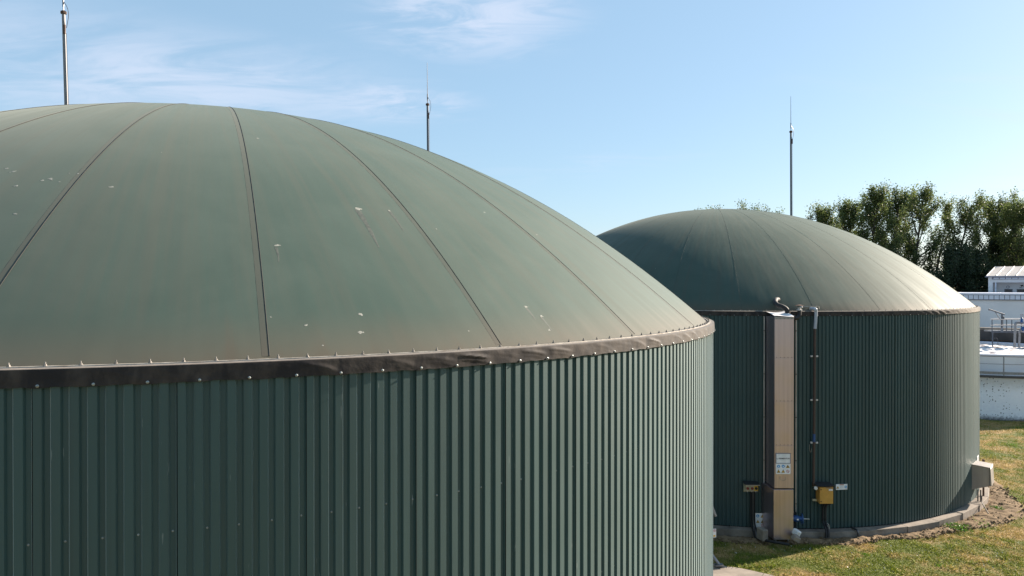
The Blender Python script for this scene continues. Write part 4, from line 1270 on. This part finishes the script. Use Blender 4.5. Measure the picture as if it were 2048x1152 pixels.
MB().hexa([at(2001, 664, DB - .1), at(2007.5, 664, DB - .1), at(2007.5, 664, DB + .3), at(2001, 664, DB + .3)], [at(2002.8, 655, DB - .02), at(2005.4, 655, DB - .02), at(2005.4, 655, DB + .2), at(2002.8, 655, DB + .2)]).build('socket', 'galv', T)
MB().lathe(at(1977.8, 619.4, DB + .1), [(.06, 0), (.07, .03), (.05, .09)], 8, Vector((0, -1, 0))).build('boom_pulley', 'rod', T)
DP = 60.8
T = thing('riser_pipe', at(2030, 692, DP), 'thick grey riser pipe bending right at the top beside the footbridge', 'pipe')
MB().tube(bend([at(2029.6, 695, DP), at(2030.2, 670, DP), at(2030.6, 652, DP), at(2032.0, 646.0, DP), at(2036, 645.0, DP)], 6) + [at(2060, 645.0, DP)], 0.10, 12).build('pipe', 'galv', T, smooth=True)
MB().lathe(at(2030.2, 667, DP), [(.14, 0), (.14, .06)], 12).build('flange', 'galv', T)
T = thing('riser_pipe', at(2039, 692, DP), 'thinner grey riser pipe with a slanted top under the blue pump', 'pipe')
MB().tube(bend([at(2038.2, 695, DP), at(2039.2, 675, DP), at(2039.6, 663, DP), at(2043, 658, DP), at(2048, 655, DP)], 6), 0.085, 12).build('pipe', 'galv', T, smooth=True)
T = thing('pump_motor', at(2044, 646, DP), 'upright blue pump motor above the grey riser pipe', 'motor')
MB().lathe(at(2043.7, 645, DP - .2), [(.10, 0), (.10, .10), (.085, .12), (.085, .36), (.05, .40)], 12).build('motor_body', 'blue', T, smooth=True)
for px in (2041.6, 2043.8, 2046): MB().tube([at(px, 636, DP - .2), at(px, 628.6, DP - .2)], 0.02, 6).build('rod', 'greyframe', T)
MB().box(at(2043.8, 628.8, DP - .2), (0.24, 0.1, 0.03)).build('top_plate', 'greyframe', T)
T = thing('pump_motor', at(2048, 664, DP), 'lying blue pump motor at the right picture edge beside the riser pipes', 'motor')
MB().lathe(at(2044, 658.5, DP - .15), [(.13, 0), (.17, .05), (.17, .45), (.10, .5)], 12, Vector((1, 0, .25))).build('motor_body', 'blue', T, smooth=True)
MB().box(at(2049, 664, DP - .1), (0.5, .3, .08)).build('motor_foot', 'greyframe', T)

# ------------------------------------------------------------------ buildings
o1 = at(1976, 0, 73.0); o1.z = 0
T = thing('flat_roofed_building', o1, 'long low white building with a panelled parapet behind the basin', 'building')
zp1 = 8.60; zp0 = 7.92
lb(MB(), o1, -7.5, 11, 0.0, 9, -0.1, zp0).build('wall', 'wallwhite', T)
lb(MB(), o1, -7.6, 11.1, -0.06, 9.06, zp0 + .004, zp1 - .16).build('parapet_backing', 'greyframe', T)
lb(MB(), o1, -7.7, 11.2, -0.16, 9.1, zp1 - .156, zp1).build('parapet_cap', 'panelwhite', T)
lb(MB(), o1, -7.7, 11.2, -0.11, -0.062, zp0 + .006, zp0 + .07).build('drip_strip', 'greyframe', T)
x = -7.55
while x < 11:
    lb(MB(), o1, x, x + 0.37, -0.10, -0.064, zp0 + .08, zp1 - .20).build('parapet_panel', 'panelwhite', T)
    x += 0.425
ux = Vector((0.73, -0.683, 0)); uy = Vector((0.683, 0.73, 0))
o2 = at(1976.5, 0, 82.0); o2.z = 0
T = thing('gabled_building', o2, 'white building with pale ribbed gable roof and recessed porch under the trees', 'building')


def zz(py, D=82.0): return CAMZ - (py - YH) / F * D


ze = zz(553.5); 
L = 14
lb(MB(), o2, 0, 0.42, 0, 8, -0.1, ze).build('end_wall', 'wallwhite', T)
lb(MB(), o2, 0.424, L, 1.2, 8, -0.1, ze - .01).build('porch_back_wall', 'wallwhite', T)
lb(MB(), o2, 0.424, L, 0.0, 1.196, zz(565), zz(559)).build('porch_beam', 'wallwhite', T)
lb(MB(), o2, 0.35, L, -0.05, 0.2, zz(559) + .004, ze - .04).build('fascia_backing', 'greyframe', T)
x = 0.5
while x < L - 1:
    lb(MB(), o2, x, x + 0.50, -0.085, -0.052, zz(558.0), ze - .10).build('fascia_panel', 'panelwhite', T); x += 0.57
for x in (0.62, 3.62, 6.9): lb(MB(), o2, x, x + (0.2 if x > 3 else .13), 0.05, 0.25, -0.1, zz(565) - .004).build('column', 'panelwhite', T)
MB().tube([V(o2 + ux * 3.5 - uy * .12, ze - .08), V(o2 + ux * 3.5 - uy * .12, 0)], 0.05, 8).build('rainwater_pipe', 'greyframe', T)
for (x0, x1) in ((1.30, 2.05), (2.42, 3.38)):
    wdw = lb(MB(), o2, x0, x1, 1.14, 1.19, zz(594), zz(578.0)).build('window', 'greyframe', T)
    lb(MB(), o2, x0 + .06, x1 - .06, 1.10, 1.136, zz(593), zz(579.0)).build('pane', 'glass', wdw)
q = o2 + ux * 1.62 + uy * 1.18
MB().lathe(V(q, zz(574)), [(.15, 0), (.15, .05), (.11, .055)], 16, -uy).build('wall_clock', 'greyframe', T)
MB().lathe(V(q - uy * .062, zz(574)), [(.10, 0), (.10, .01)], 16, -uy).build('clock_face', 'wallwhite', T)
q = o2 + ux * 2.9 + uy * 1.1
MB().box(V(q, zz(571)), (.16, .14, .12)).build('wall_lamp', 'black', T)
MB().tube(bend([V(q, zz(572)), V(q - ux * .1, zz(575)), V(q - ux * .25, zz(575.5))], 4), .02, 6).build('lamp_arm', 'rod', T)
# roof: sheets between standing ribs
zr_ = zz(535.0, 86.0); run = 4.2
nsh = int(L / 0.9)
for k in range(nsh):
    x0, x1 = -0.15 + k * 0.9, -0.15 + (k + 1) * 0.9 - .01
    def RP(x, t, dz): return V(o2 + ux * x + uy * (-0.35 + (run + .35) * t), ze + .02 + (zr_ - ze) * t + dz)
    MB().hexa([RP(x0, 0, 0), RP(x1, 0, 0), RP(x1, 1, 0), RP(x0, 1, 0)], [RP(x0, 0, .06), RP(x1, 0, .06), RP(x1, 1, .06), RP(x0, 1, .06)]).build('roof_sheet', 'roofwhite', T)
    MB().hexa([RP(x0, 0, .062), RP(x0 + .09, 0, .062), RP(x0 + .09, 1, .062), RP(x0, 1, .062)], [RP(x0 + .02, 0, .12), RP(x0 + .07, 0, .12), RP(x0 + .07, 1, .12), RP(x0 + .02, 1, .12)]).build('roof_rib', 'roofwhite', T)
lb(MB(), o2, -0.15, L, run + 0.01, 8.5, ze - .5, zr_ + .02).build('rear_roof', 'roofwhite', T)
lb(MB(), o2, -0.2, L, -0.50, -0.36, ze - .06, ze + .06).build('gutter', 'greyframe', T)

# ------------------------------------------------------------------ trees
def leaf_mesh(name, pts, size, mat, tones, parent, org, droop=0.3):
    """pts: (n,3) array of leaf centres -> one mesh of small folded diamond leaves"""
    n = len(pts)
    d = rng.normal(size=(n, 3)); d[:, 2] -= droop; d /= np.linalg.norm(d, axis=1)[:, None]
    e = rng.normal(size=(n, 3)); e -= d * (e * d).sum(1)[:, None]; e /= np.linalg.norm(e, axis=1)[:, None]
    s = size * rng.uniform(0.6, 1.35, n)[:, None]
    a = pts - d * s; c = pts + d * s; b = pts + e * s * 0.62; f = pts - e * s * 0.62
    vs = np.stack([a, b, c, f], 1).reshape(-1, 3) - np.array(org)
    me = bpy.data.meshes.new(name)
    me.vertices.add(4 * n); me.vertices.foreach_set('co', vs.astype(np.float32).ravel())
    me.loops.add(4 * n); me.loops.foreach_set('vertex_index', np.arange(4 * n, dtype=np.int32))
    me.polygons.add(n); me.polygons.foreach_set('loop_start', np.arange(0, 4 * n, 4, dtype=np.int32)); me.polygons.foreach_set('loop_total', np.full(n, 4, dtype=np.int32))
    me.update()
    at2 = me.attributes.new('tone', 'FLOAT', 'FACE'); at2.data.foreach_set('value', np.clip(tones, 0, 1).astype(np.float32))
    me.materials.append(M[mat]); me.validate()
    o = bpy.data.objects.new(name, me); link(o, parent); return o


def tree(px, ytop, D, width, label, seed, lean=0.06, dense=1.0, low=0.16, mat='leaf'):
    rr = np.random.default_rng(seed); rp = random.Random(seed)
    base = at(px, YH, D); base.z = -0.1
    ht = CAMZ + (YH - ytop) / F * D - 1.0
    base.x -= lean * ht * 0.8
    T = thing('poplar_tree' if mat == 'leaf' else 'dark_tree', base, label, 'tree', 'trees behind the buildings')
    org = ORIGIN[T]
    wood = MB(); leaves = []; tones = []
    ax = lambda t: base + Vector((lean * ht * t ** 1.6 + 0.25 * math.sin(3 * t + seed), 0.3 * math.sin(2.3 * t + seed * 2), ht * t))
    wood.tube([ax(i / 9) for i in range(10)], [0.26 * (1 - 0.9 * i / 9) * (ht / 20) + 0.02 for i in range(10)], 7)
    limbs = MB()
    nl = int(26 * dense)
    for k in range(nl):
        t0 = low + (0.93 - low) * (k + rp.random()) / nl
        az = k * 2.4 + rp.uniform(-.5, .5)
        env = width * (math.sin(math.pi * min(1, (t0 - low + 0.10) / (1.14 - low))) ** 0.75)
        out = env * rp.uniform(0.5, 1.12); up = ht * rp.uniform(0.12, 0.24)
        p0 = ax(t0)
        if p0.z + up > ht * 1.01: up = max(0.6, ht * 1.01 - p0.z)
        dv = Vector((math.cos(az), math.sin(az), 0))
        P = [p0, p0 + dv * out * 0.45 + Vector((lean * up * .4, 0, up * 0.38)), p0 + dv * out * 0.82 + Vector((lean * up, 0, up * 0.75)), p0 + dv * out + Vector((lean * up * 2, 0, up))]
        bp = bend(P, 3)
        limbs.tube(bp, [0.075 * (ht / 20) * (1 - 0.85 * i / (len(bp) - 1)) + 0.01 for i in range(len(bp))], 5)
        ntw = 7
        for j in range(ntw):
            f_ = 0.30 + 0.72 * (j + rp.random()) / ntw
            q = bp[min(len(bp) - 1, int(f_ * (len(bp) - 1)))]
            tw = Vector((rp.gauss(0, .45), rp.gauss(0, .45), abs(rp.gauss(.8, .5)))) + dv * 0.25
            q2 = q + tw
            if j % 2 == 0: limbs.tube([q, q2], [0.022, 0.008], 4)
            cn = int(rp.uniform(65, 165) * dense)
            tt = rr.random(cn)[:, None]
            cen = np.array(q)[None] * (1 - tt) + np.array(q2)[None] * tt
            sg = np.array([0.25, 0.25, 0.40])
            pts = cen + rr.normal(size=(cn, 3)) * sg
            leaves.append(pts)
            tones.append(rr.normal(0.42 + 0.25 * rp.uniform(-1, 1) + 0.35 * (t0 - 0.45), 0.2, cn))
    # leading shoots
    for k in range(7):
        q = ax(rp.uniform(0.8, 0.99)) + Vector((rp.gauss(0, width * .22), rp.gauss(0, width * .22), 0)); cn = 130
        tt = rr.random(cn)[:, None]; q2 = q + Vector((lean * 2, 0, rp.uniform(0.6, 1.5)))
        leaves.append(np.array(q)[None] * (1 - tt) + np.array(q2)[None] * tt + rr.normal(size=(cn, 3)) * np.array([.17, .17, .26])); tones.append(rr.normal(0.7, 0.2, cn))
    wood.build('trunk', 'bark', T, smooth=True)
    limbs.build('limbs', 'bark', T, smooth=True)
    leaf_mesh('crown', np.concatenate(leaves), 0.105, mat, np.concatenate(tones), T, org)
    return T


trees = [
    (1641, 412, 92, 2.5, 'small poplar at the left end of the tree row, low over the far dome', .04, 1.0),
    (1700, 399, 96, 2.6, 'second poplar from the left end of the tree row', .05, 1.05),
    (1748, 376, 90, 2.3, 'slender poplar whose tip stands alone over the far dome slope', .05, 1.0),
    (1795, 379, 97, 2.6, 'broad poplar in the middle of the row, right of the slender tip', .07, 1.05),
    (1846, 374, 91, 2.4, 'tallest poplar of the row with an open feathery crown', .10, 0.85),
    (1896, 398, 98, 2.0, 'thin leaning poplar with sky showing through its crown', .14, 0.5),
    (1932, 392, 92, 2.3, 'leaning poplar left of the gabled building', .14, 0.75),
    (1986, 398, 96, 2.9, 'dense poplar rising right behind the gabled roof', .05, 1.15),
    (2030, 404, 91, 3.0, 'dense poplar at the right picture edge above the gabled roof', .03, 1.2),
    (2085, 400, 97, 3.0, 'poplar cut off by the right picture edge', .03, 1.1),
    (1497, 409, 103, 2.2, 'poplar tip peeping over the crown of the far dome', .02, 0.7),
    (1541, 416, 106, 2.2, 'lower poplar tip just left of the slim mast', .02, 0.6),
    (1428, 416, 104, 2.2, 'poplar tip just visible left of the far dome crown', .02, 0.6),
]
for i, (px, yt, D, wd_, lab, ln, dn) in enumerate(trees):
    tree(px, yt, D, wd_, lab, 100 + i * 7, ln, dn)
darks = [
    (1765, 500, 88, 2.3, 'dark bushy tree low behind the right slope of the far dome'),
    (1872, 545, 87, 2.4, 'dark bushy tree beneath the leaning poplars, nearest the dome rim'),
    (1915, 488, 89, 2.6, 'tall dark bushy tree left of the gabled building'),
    (1955, 500, 90, 2.5, 'dark bushy tree touching the left corner of the gabled building'),
    (2000, 470, 95, 2.7, 'dark bushy tree behind the gabled roof'),
    (2045, 480, 95, 2.7, 'dark bushy tree behind the roof at the right picture edge'),
]
for i, (px, yt, D, wd_, lab) in enumerate(darks):
    tree(px, yt, D, wd_, lab, 300 + i * 11, 0.0, 1.1, 0.05, 'leaf_dark')


# ------------------------------------------------------------------ soil, grass, weeds
def soil_edge(deg):
    """width of the bare strip along the foundation"""
    w = 0.62 + 0.32 * noise.noise((deg * 0.10, 0.5, 0)) + 0.22 * noise.noise((deg * 0.45, 3, 0))
    if 28 < deg < 62: w += 0.95 * math.sin(math.pi * (deg - 28) / 34) ** 1.5
    return max(0.25, w)


vs, fs = [], []
n, L = 460, 16
for i in range(n):
    deg = -60 + 140 * i / (n - 1)
    we = soil_edge(deg)
    for j in range(L):
        t = j / (L - 1)
        r = RW + 0.33 + we * t
        P = on_wall(C2, deg, r, 0)
        hgt = 0.11 * math.sin(math.pi * min(1, t * 1.05)) * (0.6 + 0.5 * noise.noise((deg * .3, 1.1, 0))) + 0.055 * noise.noise((P.x * 3.2, P.y * 3.2, 1)) + 0.035 * noise.noise((P.x * 8, P.y * 8, 4))
        P.z = gz(P.x, P.y) + 0.015 + max(-0.02, hgt) * (1 if j < L - 1 else 0) - (0.06 if j == L - 1 else 0)
        vs.append(P)
for i in range(n - 1):
    for j in range(L - 1): fs.append((i * L + j, (i + 1) * L + j, (i + 1) * L + j + 1, i * L + j + 1))
o = MB().add(vs, fs).build('soil', 'soil', None, smooth=True)
tag(o, kind='structure')
# clods
m = MB(); rp = random.Random(11)
ico = [(0, 0, 1), (.89, 0, .45), (.28, .85, .45), (-.72, .53, .45), (-.72, -.53, .45), (.28, -.85, .45), (.72, .53, -.45), (-.28, .85, -.45), (-.89, 0, -.45), (-.28, -.85, -.45), (.72, -.53, -.45), (0, 0, -1)]
icf = [(0, 1, 2), (0, 2, 3), (0, 3, 4), (0, 4, 5), (0, 5, 1), (1, 6, 2), (2, 6, 7), (2, 7, 3), (3, 7, 8), (3, 8, 4), (4, 8, 9), (4, 9, 5), (5, 9, 10), (5, 10, 1), (1, 10, 6), (11, 7, 6), (11, 8, 7), (11, 9, 8), (11, 10, 9), (11, 6, 10)]
for k in range(1500):
    deg = rp.uniform(-25, 66); we = soil_edge(deg); r = RW + 0.42 + we * rp.random() ** 0.8
    P = on_wall(C2, deg, r, 0); s = 0.012 + 0.055 * rp.random() ** 3
    P.z = gz(P.x, P.y) + 0.05 + s * 0.2
    m.add([P + Vector(v) * s * rp.uniform(.6, 1.2) for v in ico], icf)
tag(m.build('soil_clods', 'soil', None), 'loose brown clods of earth along the far tank foundation', 'clods', kind='stuff')


def blades(name, P, hgt, mat, tone, wid):
    """two-triangle bent blades"""
    n = len(P)
    az = rng.uniform(0, 6.2832, n); dx, dy = np.cos(az), np.sin(az)
    ln = rng.uniform(0.15, 0.9, n)
    h = hgt * rng.uniform(0.5, 1.3, n)
    w = wid * rng.uniform(0.7, 1.3, n)
    z0 = P[:, 2]
    a = np.stack([P[:, 0] - dy * w, P[:, 1] + dx * w, z0], 1)
    b = np.stack([P[:, 0] + dy * w, P[:, 1] - dx * w, z0], 1)
    c = np.stack([P[:, 0] + dx * ln * h + dy * w * .5, P[:, 1] + dy * ln * h - dx * w * .5, z0 + h * 0.75], 1)
    d = np.stack([P[:, 0] + dx * ln * h * 1.9, P[:, 1] + dy * ln * h * 1.9, z0 + h], 1)
    vs = np.stack([a, b, c, d], 1).reshape(-1, 3)
    me = bpy.data.meshes.new(name)
    me.vertices.add(4 * n); me.vertices.foreach_set('co', vs.astype(np.float32).ravel())
    me.loops.add(4 * n); me.loops.foreach_set('vertex_index', np.arange(4 * n, dtype=np.int32))
    me.polygons.add(n); me.polygons.foreach_set('loop_start', np.arange(0, 4 * n, 4, dtype=np.int32)); me.polygons.foreach_set('loop_total', np.full(n, 4, dtype=np.int32))
    me.update()
    t = me.attributes.new('tone', 'FLOAT', 'FACE'); t.data.foreach_set('value', np.clip(tone, 0, 1).astype(np.float32))
    me.materials.append(M[mat]); me.validate()
    o = bpy.data.objects.new(name, me); link(o); return o


def scatter(N, seed):
    r = np.random.default_rng(seed)
    Y = 20 + 36 * r.random(N) ** 1.25
    k = 0.20 + 0.56 * r.random(N)
    X = k * Y
    d2 = np.hypot(X - C2.x, Y - C2.y); deg = np.degrees(np.arctan2(X - C2.x, -(Y - C2.y)))
    ok = (d2 > RW + 0.5) & (Y < 54)
    bx_, by_ = X - CB.x, Y - CB.y
    ok &= np.hypot(bx_, by_) > RB + 0.05
    d1 = np.hypot(X - C1.x, Y - C1.y); ok &= d1 > RW + 0.4
    # slab
    inside = (X < 9.4) & (Y < 25.2) & ((Y < 17.0 + (9.4 - X) * 30) | (X < 9.1)) & (Y < 25.2 - np.maximum(0, X - 6.7) * 0.75)
    ok &= ~inside
    X, Y, deg, d2 = X[ok], Y[ok], deg[ok], d2[ok]
    w = np.array([soil_edge(float(t)) for t in np.linspace(-180, 180, 721)])
    we = np.interp(deg, np.linspace(-180, 180, 721), w) + RW + 0.33
    keep = (d2 > we + r.normal(0, 0.12, len(X))) | (r.random(len(X)) < 0.025)
    X, Y = X[keep], Y[keep]
    Z = np.array([gz(float(x), float(y)) for x, y in zip(X, Y)])
    return np.stack([X, Y, Z], 1)


P = scatter(300000, 3)
clump = np.array([noise.noise((float(x) * 1.3, float(y) * 1.3, 9)) for x, y in P[:, :2]])
o = blades('grass', P, 0.050 * (1 + 0.8 * np.clip(clump, -0.6, 1)), 'grass', rng.normal(0.45, 0.22, len(P)) + 0.25 * clump, 0.011)
tag(o, 'patchy green and straw coloured lawn around the far tank', 'grass', kind='stuff')
P2 = scatter(90000, 23)
c2_ = np.array([noise.noise((float(x) * 2.1, float(y) * 2.1, 19)) + 0.5 * noise.noise((float(x) * 0.6, float(y) * 0.6, 31)) for x, y in P2[:, :2]])
P2 = P2[c2_ > 0.36]
o = blades('grass_tufts', P2, 0.115, 'grass', rng.normal(0.35, 0.25, len(P2)), 0.010)
tag(o, 'taller ragged grass tufts scattered over the lawn', 'grass', kind='stuff')


def weed(px, py, s, n, label, mat='weed', tone=0.6):
    D = F * CAMZ / (py - YH)
    b = at(px, py, D); b.z = gz(b.x, b.y)
    T = thing('weed', b, label, 'weed', 'weeds in the lawn')
    pts = np.array(b)[None] + np.abs(rng.normal(size=(n, 3))) * np.array([1, 1, 0.35]) * s * np.sign(rng.normal(size=(n, 3)) * np.array([1, 1, 0]) + np.array([0, 0, 1]))
    leaf_mesh('leaves', pts, 0.030, mat, rng.normal(tone, .2, n), T, ORIGIN[T], -0.3)
    MB().tube([b - Vector((0, 0, .05)), b + Vector((0, 0, s * .5))], 0.012, 5).build('stem', 'weed', T)


weed(1913, 1056, .22, 900, 'low dense green weed clump at the lawn edge below the galvanised box', tone=.3)
weed(1997, 1018, .14, 500, 'round green weed tuft on the soil right of the short board', tone=.3)
weed(1961, 1048, .20, 160, 'sprawling pale-leaved weed left of the round tuft', tone=.9)
weed(1984, 891, .22, 120, 'bright weed out on the far lawn, left of its twin', tone=.95)
weed(2027, 891, .22, 120, 'bright weed out on the far lawn at the right picture edge', tone=.95)
weed(1731, 1110, .07, 60, 'small bright weed in the lawn below the far tank', tone=.95)
weed(1879, 1130, .08, 80, 'yellowish weed in the lawn near the bottom edge of the picture', tone=1.0)
weed(1483, 1124, .08, 60, 'pale weed on the shadow edge beside the concrete path', tone=1.0)
# tiny flowers
P = scatter(2600, 17)
sel = P[(np.array([noise.noise((float(x) * .5, float(y) * .5, 3)) for x, y in P[:, :2]]) > 0.0)]
o = blades('lawn_flowers', sel + np.array([0, 0, .045]), 0.022, 'sign_white', np.ones(len(sel)), 0.014)
tag(o, 'tiny white clover flowers sprinkled over the lawn', 'flowers', kind='stuff')
